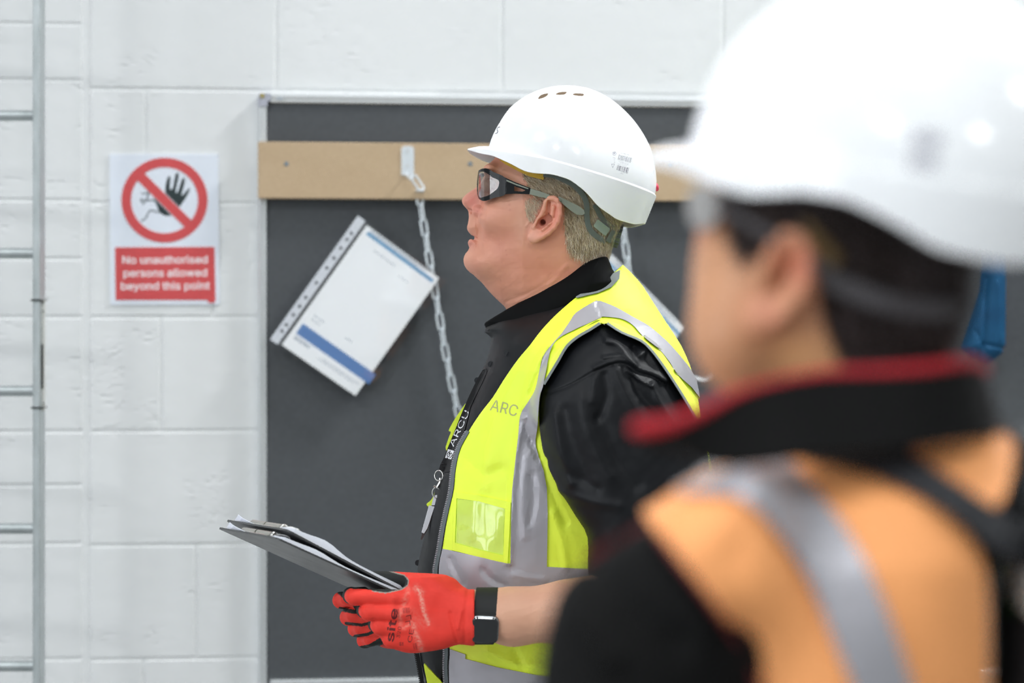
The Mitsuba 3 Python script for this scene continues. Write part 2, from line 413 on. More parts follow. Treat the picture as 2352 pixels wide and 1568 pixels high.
# ceiling lights and daylight panels
for k, (x, y, a, b, LAMP, where) in enumerate(LAMPS):
    t = thing('ceiling_light', 'square white light panel under the hall ceiling, ' + where, 'ceiling light', 'ceiling lights')
    add(t + '__frame', cbox(a + .06, b + .06, .05, .004, (x, y, r['z1'] - .026)), 'mat_aluminium')
    em = trimesh.Trimesh(np.array([[-a / 2, -b / 2, 0], [a / 2, -b / 2, 0], [a / 2, b / 2, 0], [-a / 2, b / 2, 0]]) + [x, y, r['z1'] - .053], [[0, 2, 1], [0, 3, 2]])
    add(t + '__diffuser', {**mikit.ply(em, 'mat_paper'), 'emitter': {'type': 'area', 'radiance': rgb(LAMP * .965, LAMP * .99, LAMP)}}, None)
for k, (y0, y1) in enumerate([(-4.6, -2.2), (-1.4, 1.0)]):
    x = r['x0'] + .012
    em = trimesh.Trimesh(np.array([[x, y0, .3], [x, y1, .3], [x, y1, 3.6], [x, y0, 3.6]]), [[0, 1, 2], [0, 2, 3]])
    add(f'window_{k + 1}', {**mikit.ply(em, 'mat_paper'), 'emitter': {'type': 'area', 'radiance': rgb(WINDOW * .95, WINDOW, WINDOW * 1.06)}}, None, 'tall translucent daylight panel in the left wall', kind='structure')
    for yy in (y0, (y0 + y1) / 2, y1):
        add(f'window_{k + 1}__frame', cbox(.06, .08, 3.4, .004, (x + .02, yy, 1.95)), 'mat_aluminium')

# ---------------------------------------------------------------- pin board
t = thing('notice_board', 'large dark grey felt notice board with aluminium frame fixed to block wall', 'notice board')
b0, bt = wl(594, 700), wl(800, 221)[1]
bb = wl(800, 1574)[1]
s0, s1 = b0[0], 2.05
fw = S(613) - S(594)
add(t + '__felt_panel', cbox(s1 - s0 - .01, .012, bt - bb - .01, .001, ((s0 + s1) / 2, -.009, (bt + bb) / 2)), 'mat_felt', M=WALL)
def rail(x0, x1, z0, z1):
    m = [cbox(x1 - x0, .020, z1 - z0, .002, ((x0 + x1) / 2, -.012, (z0 + z1) / 2))]
    if x1 - x0 < .1: m.append(cbox((x1 - x0) * .38, .0235, z1 - z0 - .004, .0015, (x0 + (x1 - x0) * .32, -.013, (z0 + z1) / 2)))
    else: m.append(cbox(x1 - x0 - .004, .0235, (z1 - z0) * .38, .0015, ((x0 + x1) / 2, -.013, z0 + (z1 - z0) * .68)))
    return cat(m)
for q in ((s0, s0 + fw, bb, bt - .022), (s0 + .022, s1, bt - .0165, bt), (s0 + .022, s1, bb, bb + .0165), (s1 - fw, s1, bb, bt)):
    add(t + '__frame_rail', rail(*q), 'mat_aluminium', 'silver aluminium edge', M=WALL)
c = extrude(Polygon([(s0 - .001, bt - .024), (s0 - .001, bt - .004), (s0 + .003, bt + .001), (s0 + .024, bt + .001), (s0 + .024, bt - .012), (s0 + .0175, bt - .0145), (s0 + .0175, bt - .024)]), .026)
ck = add(t + '__corner_cap', c, 'mat_grey_plastic', 'grey plastic corner cap', M=WALL)
sc = trimesh.creation.cylinder(.0042, .004, sections=14, transform=T4().rotate([1, 0, 0], 90).matrix); sc.apply_translation([s0 + .0075, -.0275, bt - .004])
add(ck + '__screw', sc, 'mat_brass', 'brass screw', M=WALL, smooth=40)
mk = sbox(*wl(636, 228, .025), *wl(650, 224, .025))
add(t + '__maker_mark', extrude(mk, .0006), 'mat_ink_pale', 'small pale maker mark', M=WALL @ T4().translate([0, -.0248, 0]))

# ---------------------------------------------------------------- plank
PH = .045                                                # its face stands this far from the wall
t = thing('wooden_batten', 'bare brown fibreboard batten screwed across the grey notice board', 'wooden board')
p0, p1 = wl(592.5, 325, PH), wl(592.5, 455, PH)
add(t + '__board', cbox(2.0 - p0[0], .020, p0[1] - p1[1], .0015, ((2.0 + p0[0]) / 2, -PH + .010, (p0[1] + p1[1]) / 2)), 'mat_mdf', M=WALL)
def wcyl(px, py, h, rad, th, n=16):
    q = wl(px, py, h)
    m = trimesh.creation.cylinder(rad, th, sections=n, transform=T4().rotate([1, 0, 0], 90).matrix)
    m.apply_translation([q[0], -h, q[1]])
    return m
for px in (658, 1080, 1540):
    add(t + '__screw', cat([wcyl(px, 376, PH, .0042, .003), trimesh.creation.box((.005, .004, .0012)).apply_translation([wl(px, 376, PH)[0], -PH - .0005, wl(px, 376, PH)[1]])]), 'mat_screw', 'steel screw head', M=WALL)

# ---------------------------------------------------------------- brackets, chains, document sleeves, hook
def bracket(dx, dy, label):
    t = thing('chain_bracket', label, 'bracket', 'chain brackets on the batten')
    H = PH + .0035
    q = wlp([(922 + dx, 340 + dy), (928 + dx, 335 + dy), (945 + dx, 335 + dy), (951 + dx, 340 + dy), (951 + dx, 402 + dy), (922 + dx, 402 + dy)], H)
    pl = extrude(Polygon(q), .003).apply_translation([0, -PH, 0])
    add(t + '__plate', pl, 'mat_zinc', M=WALL)
    for yy in (346, 381):
        add(t + '__screw', wcyl(936 + dx, yy + dy, PH + .0035, .0032, .003), 'mat_aluminium', M=WALL, smooth=40)
    a, b, c = wl(934 + dx, 400 + dy, PH), wl(946 + dx, 410 + dy, PH + .025), wl(940 + dx, 398 + dy, PH + .02)
    hk = tube(spline([[a[0], -PH - .001, a[1]], [a[0], -PH - .016, a[1] - .004], [b[0], -PH - .03, b[1] - .002], [b[0] + .002, -PH - .034, b[1] + .008]], 5), .0028, 8)
    add(t + '__hook', hk, 'mat_zinc', smooth=40, M=WALL)
def chain(pts, n0, label, grp, hfun):
    """Long links along the pixel path; hfun(px, py) = distance from the wall."""
    t = thing('link_chain', label, 'chain', grp)
    w = np.array([np.r_[wl(x, y, hfun(x, y)), hfun(x, y)] for x, y in spline(pts, 10)])
    w = np.stack([w[:, 0], -w[:, 2], w[:, 1]], 1)
    seg = np.linalg.norm(np.diff(w, axis=0), axis=1)
    s = np.r_[0, np.cumsum(seg)]
    Lk, rw = .0345, .0024
    a = np.linspace(0, 2 * np.pi, 24, endpoint=False)
    ex, ez = .0062, .0062
    oval = np.stack([np.cos(a) * ex, a * 0, np.sin(a) * ez + np.sign(np.sin(a) + 1e-9) * (Lk / 2 - ez + .0005)], 1)
    link = tube(oval, rw, 7, closed=True)
    d = mikit.ply(link, 'mat_zinc', smooth=60)
    k, step = 0, Lk - 2 * rw + .001
    while (k + 1) * step < s[-1]:
        m = (k + .5) * step
        c = np.array([np.interp(m, s, w[:, i]) for i in range(3)])
        u = np.array([np.interp(m + .01, s, w[:, i]) - np.interp(m - .01, s, w[:, i]) for i in range(3)]); u /= np.linalg.norm(u)
        sd = np.cross(u, [0, 1, 0]); sd /= np.linalg.norm(sd); fr = np.cross(sd, u)
        tw = math.radians(25 if k % 2 == 0 else 112)
        x = sd * math.cos(tw) + fr * math.sin(tw); y = -sd * math.sin(tw) + fr * math.cos(tw)
        M = np.eye(4); M[:3, 0], M[:3, 1], M[:3, 2], M[:3, 3] = x, y, u * np.sign(np.linalg.det(np.stack([x, y, u], 1))), c
        add(t + '__link', d, None, M=WALL @ T4(M))
        k += 1
bracket(0, 0, 'zinc bracket screwed to the batten, left of the man in the yellow vest')
bracket(492, 8, 'zinc bracket on the batten behind the helmet of the man in the yellow vest')
chain([(945, 408), (962, 426), (966, 470), (978, 545), (992, 630), (1008, 720), (1024, 812), (1040, 890), (1052, 945), (1066, 1010)], 0, 'long-link steel chain hanging from the left bracket, past the larger document', 'steel chains', lambda x, y: PH + .03 if y < 440 else PH - .007)
chain([(1410, 415), (1418, 450), (1428, 500), (1436, 560), (1447, 640), (1462, 730), (1480, 820)], 0, 'long-link steel chain hanging behind the neck of the man in the yellow vest', 'steel chains', lambda x, y: PH + .018)

def document(c4, label, H, stripes):
    """c4: pixel corners top, right, bottom, left (top-left edge carries the punch strip); stripes in fractions of the sheet."""
    t = thing('document_sleeve', label, 'document', 'punched document sleeves on the board')
    q = wlp(c4, H)
    A, B, C, D = q                                        # A->B short edge (top), A->D long edge
    at = lambda u, v: A + (B - A) * u + (D - A) * v + (A - B + C - D) * u * v
    def piece(pts, th, y, mat, name, lab=None):
        g = Polygon([at(*p) for p in pts])
        add(f'{t}__{name}', extrude(g, th).apply_translation([0, -H + y, 0]), mat, lab, M=WALL)
    rect = lambda u0, u1, v0, v1: [(u0, v0), (u1, v0), (u1, v1), (u0, v1)]
    piece(rect(.115, .93, .015, .985), .0012, .0022, 'mat_paper', 'paper', 'white printed sheet')
    g = Polygon([at(*p) for p in rect(0, .085, 0, 1)])
    holes = []
    for v in (.12, .17, .24, .32, .40, .52, .64, .71, .78, .86, .91):
        for du in (0,):
            holes.append(Point(at(.045, v)).buffer(.0032, 8))
    add(t + '__punch_strip', extrude(g.difference(unary_union(holes)), .0005).apply_translation([0, -H + .0004, 0]), 'mat_punch_strip', 'pale strip with punched holes', M=WALL)
    fm = Polygon([at(*p) for p in rect(.085, 1, 0, 1)])
    v = np.array(fm.exterior.coords)[:4]
    add(t + '__clear_film', trimesh.Trimesh(np.stack([v[:, 0], v[:, 0] * 0 - H - .0004, v[:, 1]], 1), [[0, 1, 2], [0, 2, 3]]), 'mat_sleeve_film', 'clear plastic film', M=WALL)
    for u0, u1, v0, v1, mat in stripes:
        piece(rect(u0, u1, v0, v1), .0003, .0009, mat, 'printed_band', 'blue printed band')
    return t, at
E4 = [(822, 495), (1026, 645), (828, 923), (620, 779)]
t, at = document(E4, 'larger tilted document in a punched plastic sleeve with two blue bands, left of the chain', PH + .006,
    [(.16, .90, .045, .068, 'mat_stripe_blue'), (.16, .97, .79, .87, 'mat_stripe_blue_dark')])
def marks(t, at, H, rows):
    ms = []
    for u0, u1, v, hgt in rows:
        u = u0
        rnd = random.Random(int(u0 * 1000 + v * 777))
        while u < u1:
            w = rnd.uniform(.012, .035)
            ms.append(Polygon([at(u, v), at(min(u + w, u1), v), at(min(u + w, u1), v + hgt), at(u, v + hgt)]))
            u += w + .008
    add(t + '__small_print', extrude(unary_union(ms), .0003).apply_translation([0, -H + .0009, 0]), 'mat_ink_pale', 'rows of small print', kind='stuff', M=WALL)
marks(t, at, PH + .006, [(.18, .80, .02, .012), (.18, .7, .035, .008), (.17, .34, .885, .022), (.20, .32, .70, .008), (.2, .3, .73, .008), (.55, .62, .70, .008), (.5, .9, .905, .007), (.45, .85, .92, .007), (.3, .55, .12, .008), (.62, .72, .16, .006)])
E5 = [(1384, 556), (1590, 764), (1412, 972), (1208, 764)]
t, at = document(E5, 'second tilted document in a plastic sleeve, half hidden behind the shoulder of the yellow vest', PH + .006, [(.12, .93, .075, .10, 'mat_stripe_blue')])
marks(t, at, PH + .006, [(.18, .85, .03, .012), (.18, .8, .05, .010)])

t = thing('wire_hook', 'small bright wire hook with two prongs on the board right of the yellow vest', 'hook')
for dy, dz in ((0, 0), (9, .004)):
    p = [np.r_[wl(x, y + dy * .5, h), h] for x, y, h in ((1570, 862, .03), (1600, 866, .035), (1622, 868, .04), (1640, 856, .05))]
    add(t + '__prong', tube(spline([[a[0], -a[2], a[1]] for a in p], 5), .0022, 8), 'mat_zinc', M=WALL, smooth=40)
q = wl(1568, 866, .028)
add(t + '__plate', cbox(.03, .004, .05, .001, (q[0], -.018, q[1])), 'mat_zinc', M=WALL)

# ---------------------------------------------------------------- safety sign
t = thing('safety_sign', 'white prohibition sign with red ring and red text panel on block wall', 'sign')
H = .006
def sg(pts): return Polygon(wlp(pts, H))
def spiece(g, layer, mat, name, lab=None):
    add(f'{t}__{name}', extrude(g, .0004).apply_translation([0, -.004 - .0005 * layer, 0]), mat, lab, M=WALL)
bp = Polygon(wlp([(252, 354), (501, 354), (504, 699), (254, 699)], H))
add(t + '__backing', extrude(bp, .004), 'mat_sign_white', M=WALL)
z = lambda x, y: (200 + x / 3.919, 320 + y / 3.92)       # from a close look at the sign
cen, ro, ri = z(697, 547), 387 / 3.92, 303 / 3.92
circ = lambda rr: Polygon([(cen[0] + rr * 1.0 * math.cos(a), cen[1] + rr * .985 * math.sin(a)) for a in np.linspace(0, 2 * np.pi, 72, endpoint=False)])
ring = circ(ro).difference(circ(ri))
bar = Polygon([z(*p) for p in ((430, 345), (495, 285), (965, 755), (905, 815))]).intersection(circ(ro - 2))
topx = lambda g: shapely.transform(g, lambda a: wlp(a, H))
spiece(topx(unary_union([ring, bar])), 2, 'mat_sign_red', 'prohibition_ring', 'red ring with slash')
hand = unary_union([Polygon(spline([z(*p) for p in c], 3, True)) for c in (
    [(700, 520), (705, 420), (728, 340), (742, 330), (750, 350), (745, 440), (770, 440), (795, 320), (815, 302), (826, 322), (810, 400), (798, 465), (815, 475), (850, 370), (868, 345), (880, 360), (870, 420), (850, 495), (862, 500), (900, 455), (920, 442), (924, 455), (880, 540), (835, 600), (815, 645), (770, 680), (700, 685), (650, 650), (630, 600), (600, 530), (590, 490), (640, 500)],)])
spiece(topx(hand.difference(bar.buffer(2))), 1, 'mat_sign_black', 'hand_symbol', 'black raised hand')
fig = unary_union([band([z(*p) for p in c], 2.6, 4) for c in ([(500, 405), (545, 440), (550, 480), (535, 540), (500, 585)], [(490, 485), (560, 488)], [(535, 548), (605, 548)], [(485, 735), (530, 705), (565, 640), (640, 655), (660, 645)], [(487, 530), (483, 555), (500, 555), (508, 535)])])
spiece(topx(fig), 1, 'mat_sign_black', 'figure_lines', 'thin black figure outline')
spiece(topx(Polygon([z(*p) for p in ((252, 972), (1146, 968), (1155, 1440), (1148, 1470), (1090, 1470), (1085, 1445), (258, 1445))])), 2, 'mat_sign_red', 'text_panel', 'red text panel')
for txt, x0, x1, yb, capz in (('No unauthorised', 318, 1085, 1118, 62), ('persons allowed', 328, 1080, 1236, 62), ('beyond this point', 305, 1105, 1353, 62)):
    g = text_poly(txt, 10.0, True)
    bx = g.bounds
    k = (x1 - x0) / 3.919 / (bx[2] - bx[0])
    g = shapely.affinity.scale(g, k, 66 / 3.92 / 10, origin=(bx[0], 0))
    g = place_text(g, (z(x0, yb)[0] - bx[0], z(x0, yb)[1]), -.4)
    spiece(topx(g), 3, 'mat_sign_text', 'lettering', 'pale lettering')

# ---------------------------------------------------------------- ladder
LD = 3.95
t = thing('metal_ladder', 'galvanised steel ladder standing at the far left in front of the wall', 'ladder')
sx = lambda px: (px - CX) / F * LD
sz = lambda py: ZC - (py - CY) / F * LD
xr0, xr1 = sx(75.5), sx(92)
Lr = lambda x0, x1: cat([cbox(x1 - x0, .0035, 3.0, .001, ((x0 + x1) / 2, LD, 1.5)), cbox(.0035, .045, 3.0, .001, (x1 - .002, LD + .022, 1.5)), cbox(.003, .004, 3.0, .001, (x0 + .0015, LD - .0005, 1.5))])
add(t + '__rail', Lr(xr0, xr1), 'mat_galvanised')
xl = xr0 - .40
add(t + '__rail', Lr(xl - (xr1 - xr0), xl), 'mat_galvanised')
ry = [264 + 316.9 * k for k in range(-2, 6)]
for y in ry:
    zz = sz(y)
    if .1 < zz < 2.95:
        m = trimesh.creation.cylinder(.0098, xr0 - xl + .004, sections=16, transform=T4().rotate([0, 1, 0], 90).matrix); m.apply_translation([(xr0 + xl) / 2, LD + .012, zz])
        add(t + '__rung', m, 'mat_galvanised', smooth=40)
z0, z1 = sz(944), sz(688)
add(t + '__label_plate', cbox(.0065, .0015, z1 - z0, .0006, (sx(95.5), LD + .016, (z0 + z1) / 2)), 'mat_white_plastic', 'narrow white tag plate tied to the rail')
add(t + '__rail_clip', cbox(.0022, .003, sz(790) - sz(892), .0006, (sx(94), LD + .012, (sz(790) + sz(892)) / 2)), 'mat_black_plastic', 'thin black strip')
for y in (689, 936):
    a = np.linspace(0, 2 * np.pi, 20, endpoint=False)
    ring3 = np.array([[(xr0 + xr1) / 2 + math.copysign(1, math.cos(b)) * min(abs(math.cos(b)) * 1.6, 1) * (xr1 - xr0 + .004) / 2, LD + .02 + math.copysign(1, math.sin(b)) * min(abs(math.sin(b)) * 1.6, 1) * .026, sz(y)] for b in a])
    add(t + '__cable_tie', tube(ring3, .0018, 6, closed=True), 'mat_black_plastic', 'black cable tie')
for y in (694, 715, 928, 936):
    add(t + '__label_plate__rivet', cbox(.0018, .002, .004, .0004, (sx(96.5), LD + .0148, sz(y))), 'mat_black_plastic')

# ---------------------------------------------------------------- blue bag on the wall
t = thing('blue_bag', 'blue fabric bag hanging on the grey board at the right edge', 'bag')
BD = DW + math.tan(YAW) * (2270 - CX) / F * DW - .09
g = Grid([P(2190, 0, BD)[0], BD - .05, P(0, 860, BD)[2]], [P(2340, 0, BD)[0], BD + .05, P(0, 470, BD)[2]], .0025)
pl = PX([(2262, 480), (2306, 480), (2309, 640), (2309, 720), (2308, 795), (2300, 812), (2266, 838), (2236, 828), (2205, 800), (2226, 735), (2248, 670), (2255, 600)], BD)
f = puff(g, pl, .032, .030, BD)
for ln, hh in (([(2262, 640), (2256, 720), (2252, 790), (2240, 826)], -.004), ([(2252, 790), (2305, 800)], -.003), ([(2285, 650), (2290, 780)], .002), ([(2235, 760), (2270, 836)], -.002)):
    f = f - (hh * np.exp(-(ldist(PX(ln, BD), g.x2, g.z2) / .004) ** 2))[:, None, :]
add(t + '__pouch', iso(g, f), 'mat_blue_cloth', smooth=True)
a, b = P(2286, 486, BD), P(2286, 420, BD)
add(t + '__strap', tube([a + [-.008, 0, -.01], b + [-.003, .01, 0], b + [.003, .01, 0], a + [.008, 0, -.01]], .003, 8), 'mat_blue_cloth', smooth=True)
# ---------------------------------------------------------------- materials of the two men
pr('mat_skin', VC, .46, .42, bump=(lambda p, n, uv: fbm(p.x * 900, p.y * 900, p.z * 900, 2) * .00022 + fbm(p.x * 120, p.y * 120, p.z * 120, 2) * .0006, 4e-4))
pr('mat_hair', VC, .5, .35)
pr('mat_helmet', (.90, .91, .92), .14, .4, clearcoat=.3, clearcoat_gloss=.95)
pr('mat_helmet_inner', (.72, .70, .58), .5, .4)
pr('mat_vent', (.16, .11, .07), .7, .2)
pr('mat_sweatband', (.56, .35, .045), .7, .3)
pr('mat_harness', (.115, .135, .125), .45, .5)
pr('mat_buckle', (.27, .33, .29), .35, .5)
pr('mat_red_sticker', (.70, .05, .10), .35, .5)
pr('mat_label_ink', (.07, .065, .10), .5, .4)
pr('mat_label_grey', (.40, .40, .45), .5, .4)
pr('mat_frame_black', (.007, .008, .009), .22, .22)
pr('mat_frame_grey', (.20, .22, .175), .45, .5)
bs('mat_lens', {'type': 'thindielectric', 'int_ior': 1.62, 'specular_transmittance': rgb(.55, .57, .56)})
def weave(p, n, uv): return nz(p.x * 900, p.y * 900, p.z * 900) * .00012 + fbm(p.x * 22, p.y * 22, p.z * 22, 3) * .004
pr('mat_shirt', (.0055, .0062, .0078), .50, .26, bump=(weave, 1e-3))
pr('mat_collar', (.0028, .003, .0033), .7, .1)
pr('mat_button', (.02, .022, .026), .3, .5)
def hv(c): return lambda p, n, uv: mi.Color3f(*c) * (.965 + .07 * fbm(p.x * 25, p.y * 25, p.z * 25, 3))
def soft(p, n, uv): return fbm(p.x * 16, p.y * 16, p.z * 9, 3) * .006 + nz(p.x * 500, p.y * 500, p.z * 500) * .00007
pr('mat_hi_vis', mikit.proc(hv((.78, .95, .055))), .55, .5, bump=(soft, 1.5e-3), sheen=1.0)
pr('mat_orange', mikit.proc(hv((.98, .41, .15))), .6, .3, sheen=.3)
pr('mat_reflective', mikit.proc(hv((.40, .39, .42))), .38, .5, metallic=.25, bump=(soft, 1.5e-3))
pr('mat_binding', (.17, .19, .185), .6, .3)
pr('mat_logo_grey', (.40, .42, .17), .5, .3)
def pvc_bump(p, n, uv): return fbm(p.x * 26, p.y * 26, p.z * 16, 2) * .014
pr('mat_pvc', (.60, .78, .10), .12, .6, bump=(pvc_bump, 1e-3), clearcoat=1.0, clearcoat_gloss=.95)
pr('mat_zip', (.10, .12, .125), .35, .5)
pr('mat_lanyard', (.011, .011, .012), .6, .3)
pr('mat_lanyard_text', (.72, .72, .74), .5, .3)
pr('mat_card', (.62, .63, .66), .3, .5)
pr('mat_card_dark', (.06, .04, .04), .4, .5)
pr('mat_glove', VC, .62, .3, bump=(lambda p, n, uv: nz(p.x * 1100, p.y * 1100, p.z * 1100) * .0002 + fbm(p.x * 45, p.y * 45, p.z * 45, 2) * .0016, 5e-4))
pr('mat_glove_print', (.14, .012, .014), .6, .3)
pr('mat_watch_strap', (.012, .013, .013), .6, .35)
pr('mat_watch_case', (.22, .23, .24), .25, .5, metallic=.9)
pr('mat_watch_glass', (.006, .008, .010), .08, .6, clearcoat=1.0)
pr('mat_board_black', mikit.proc(lambda p, n, uv: mi.Color3f(.045, .046, .046) * (.8 + .4 * nz(p.x * 40, p.y * 40, p.z * 40))), .36, .6)
pr('mat_sheet', (.80, .82, .90), .6, .3)
pr('mat_clip', (.50, .48, .43), .3, .5, metallic=.8)
pr('mat_trousers', (.012, .013, .016), .7, .3)

q1 = lambda pts, t=0.0: PX(pts, D1 + t)
pxy = lambda v: (CX + v[:, 0] / v[:, 1] * F, CY - (v[:, 2] - ZC) / v[:, 1] * F)
def N(px, py, t): return P(px, py, D1 + t)
def sculpt(g, lines, t, sharp=1.0):
    """Sum of soft ridges (width in px, height in m) along pixel polylines at depth D1 + t, as an (x, z) array."""
    s = np.zeros(g.x2.shape, np.float32)
    k = (D1 + t) / F
    for pts, w, h in lines:
        s += h * np.exp(-(ldist(q1(spline(pts, 4), t), g.x2, g.z2) / (w * k)) ** 2)
    return s

# ---------------------------------------------------------------- man in the yellow vest: head
HEAD = [(1150, 335), (1180, 290), (1240, 248), (1310, 236), (1380, 254), (1428, 305), (1444, 370), (1440, 440), (1428, 500), (1414, 540), (1402, 568), (1396, 600), (1404, 660), (1420, 740),
        (1240, 760), (1176, 722), (1157, 702), (1142, 688), (1125, 670), (1111, 651), (1101, 636), (1094, 625), (1083, 619), (1074.5, 613), (1069, 603), (1068, 593), (1072, 583), (1079, 575), (1082, 566),
        (1086, 555), (1088, 540), (1082, 520), (1083, 500), (1088, 484), (1096, 462), (1103, 440), (1110, 418), (1119, 398), (1124, 383), (1128, 373), (1137, 362)]
NOSE = [(1116, 408), (1106, 420), (1096, 429), (1086, 435.5), (1078, 441), (1070.5, 446.5), (1064, 453), (1061, 460), (1062.5, 468), (1067, 474), (1073, 480), (1080, 488), (1094, 492), (1112, 484), (1122, 450)]
UPLIP = [(1079, 487), (1077.5, 500), (1076, 511), (1073, 522), (1074.5, 529), (1079, 535), (1086, 541.5), (1096, 548), (1108, 530), (1106, 500), (1096, 486)]
LOLIP = [(1091, 547), (1084, 547), (1078.5, 550), (1075, 556), (1076.5, 562.5), (1081, 569), (1080, 576), (1092, 582), (1104, 566), (1100, 552)]
g = Grid([q1([(1045, 0)])[0, 0], D1 - .112, q1([(0, 765)])[0, 1]], [q1([(1465, 0)])[0, 0], D1 + .112, q1([(0, 220)])[0, 1]], .00185)
gs = Grid.__new__(Grid); gs.__dict__.update(g.__dict__); gs.Y = D1 - np.abs(g.Y - D1)
zz = lambda y: q1([(0, y)])[0, 1]
bx_ = lambda x: q1([(x, 0)])[0, 0]
W = np.interp(-g.z2, [-zz(y) for y in (240, 330, 430, 500, 560, 620, 680, 760)], [.070, .077, .078, .074, .069, .062, .060, .066]).astype(np.float32)
W = W * np.interp(g.x2, [bx_(p) for p in (1066, 1090, 1112, 1150, 1200)], [.42, .52, .68, .90, 1.0]).astype(np.float32)
f = puff(g, q1(spline(HEAD, 3, True)), W, .088, D1, 2.15, .018)
f = smin(f, puff(g, q1(spline(NOSE, 3, True)), .0165, .013, D1), .006)
f = smin(f, ell(gs, N(1097.5, 485, -.0160), (.0094, .0095, .0092)), .0028)
f = smin(f, puff(g, q1(spline(UPLIP, 3, True)), .024, .020, D1), .004)
f = smin(f, puff(g, q1(spline(LOLIP, 3, True)), .022, .016, D1), .004)
f = smin(f, ell(gs, N(1150, 500, -.045), (.034, .024, .026)), .018)                       # cheekbone
f = smin(f, ell(gs, N(1128, 600, -.022), (.030, .024, .020)), .02)                        # jowl
f = smin(f, ell(gs, N(1128, 388, -.030), (.012, .020, .008)), .012)                       # brow
f = smax(f, -ell(gs, N(1118, 425, -.044), (.013, .016, .012)), .010)                      # eye socket
f = smin(f, ell(gs, N(1123, 427, -.034), (.012, .012, .0115)), .003)                      # eyeball and lids
f = smax(f, -cap(gs, N(1076, 482.5, -.0075), N(1088, 487, -.0120), .0030, .0040), .002)   # nostril
f = smax(f, -cap(gs, N(1086, 543.5, -.002), N(1096, 551, -.026), .0020, .0012), .003)     # mouth line
f = smax(f, -cap(gs, N(1084, 547, -.0), N(1093, 550, -.016), .0028, .0016), .003)
f = f - sculpt(g, [([(1106, 497), (1104, 520), (1101, 548)], 7, -.0008), ([(1098, 556), (1102, 572), (1104, 590)], 6, -.0006), ([(1108, 468), (1112, 482), (1110, 495)], 4.5, -.0016),
                   ([(1095, 634), (1130, 642), (1180, 640), (1225, 600)], 22, .0008), ([(1150, 655), (1200, 665), (1260, 640)], 10, .0005), ([(1165, 690), (1225, 668), (1290, 625)], 5, -.0006), ([(1185, 694), (1250, 655)], 4, .0005),
                   ([(1196, 560), (1210, 600), (1235, 640)], 14, -.0008), ([(1300, 612), (1275, 640), (1262, 650)], 6, .0012), ([(1130, 470), (1165, 478)], 6, -.0006), ([(1200, 495), (1213, 525), (1212, 552)], 5, -.0007),
                   ([(1208, 520), (1225, 500), (1238, 488)], 3.0, .0008), ([(1216, 515), (1236, 500)], 2.0, -.0005)], -.06)[:, None, :]
# ear
EAR = [(1269.5, 450.5), (1279.5, 454), (1287, 466), (1290, 483), (1288, 499), (1279.5, 521), (1266, 536), (1251, 546), (1233, 554), (1221.5, 555.5), (1214.5, 547.5), (1216.5, 537), (1223, 525), (1231, 512), (1243, 497), (1250, 479.5), (1253, 463), (1260, 453.5)]
tE = lambda px, py: -.0735 - .017 * np.clip((px - 1222) / 68, 0, 1) - .003 * np.clip((500 - py) / 50, 0, 1)
ee = np.array(spline(EAR, 3, True))
tx = np.clip((g.x2 * F / D1 * 1.022 + CX - 1222) / 68, 0, 1)
plate = (np.abs(gs.Y - D1 - (-.0725 - .015 * tx)[:, None, :]))
d = psdf(q1(ee, -.082), g.x2, g.z2)
fe = np.maximum(plate - .0036, -d[:, None, :])
fe = smax(plate - .0040, -d[:, None, :], .004)
rim = [(1226, 522), (1238, 503), (1249, 482), (1254, 464), (1262, 455), (1272, 455), (1281, 461), (1285, 474), (1285, 492), (1281, 508), (1272, 523), (1259, 535), (1246, 543), (1231, 549), (1222, 549)]
for a, b in zip(rim[:-1], rim[1:]):
    fe = smin(fe, cap(gs, N(*a, tE(*a) - .002), N(*b, tE(*b) - .002), .0036), .0025)
fe = smin(fe, ell(gs, N(1226, 544, -.0775), (.0085, .0045, .0085)), .004)
fe = smin(fe, cap(gs, N(1231, 519, -.0765), N(1240, 506, -.078), .0034, .0038), .003)      # tragus
anti = [(1247, 527), (1262, 512), (1268, 494), (1271, 476)]
for a, b in zip(anti[:-1], anti[1:]): fe = smin(fe, cap(gs, N(*a, tE(*a) - .0025), N(*b, tE(*b) - .0025), .0030), .003)
f = smin(f, fe, .004)
for a, b, r0, r1 in (((1241, 517), (1259, 502), .0056, .0072), ((1236, 520), (1248, 514), .0036, .0048), ((1261, 463), (1259, 491), .0030, .0038)):
    f = smax(f, -cap(gs, N(*a, tE(*a) - .0025), N(*b, tE(*b) - .0030), r0, r1), .0020)
f = smax(f, -ell(gs, N(1249, 510, -.0800), (.0090, .0085, .0074)), .0025)
f = smax(f, -cap(gs, N(1241, 518, -.0785), N(1258, 503, -.0800), .0056, .0068), .0025)
f = smax(f, -cap(gs, N(1261, 466, -.0830), N(1259, 490, -.0815), .0026, .0030), .002)
f = smax(f, -cap(gs, N(1243, 513, -.083), N(1249, 508, -.060), .0050, .0038), .002)
head = biggest(iso(g, f, 2))
head_cast = Caster(head, D1)

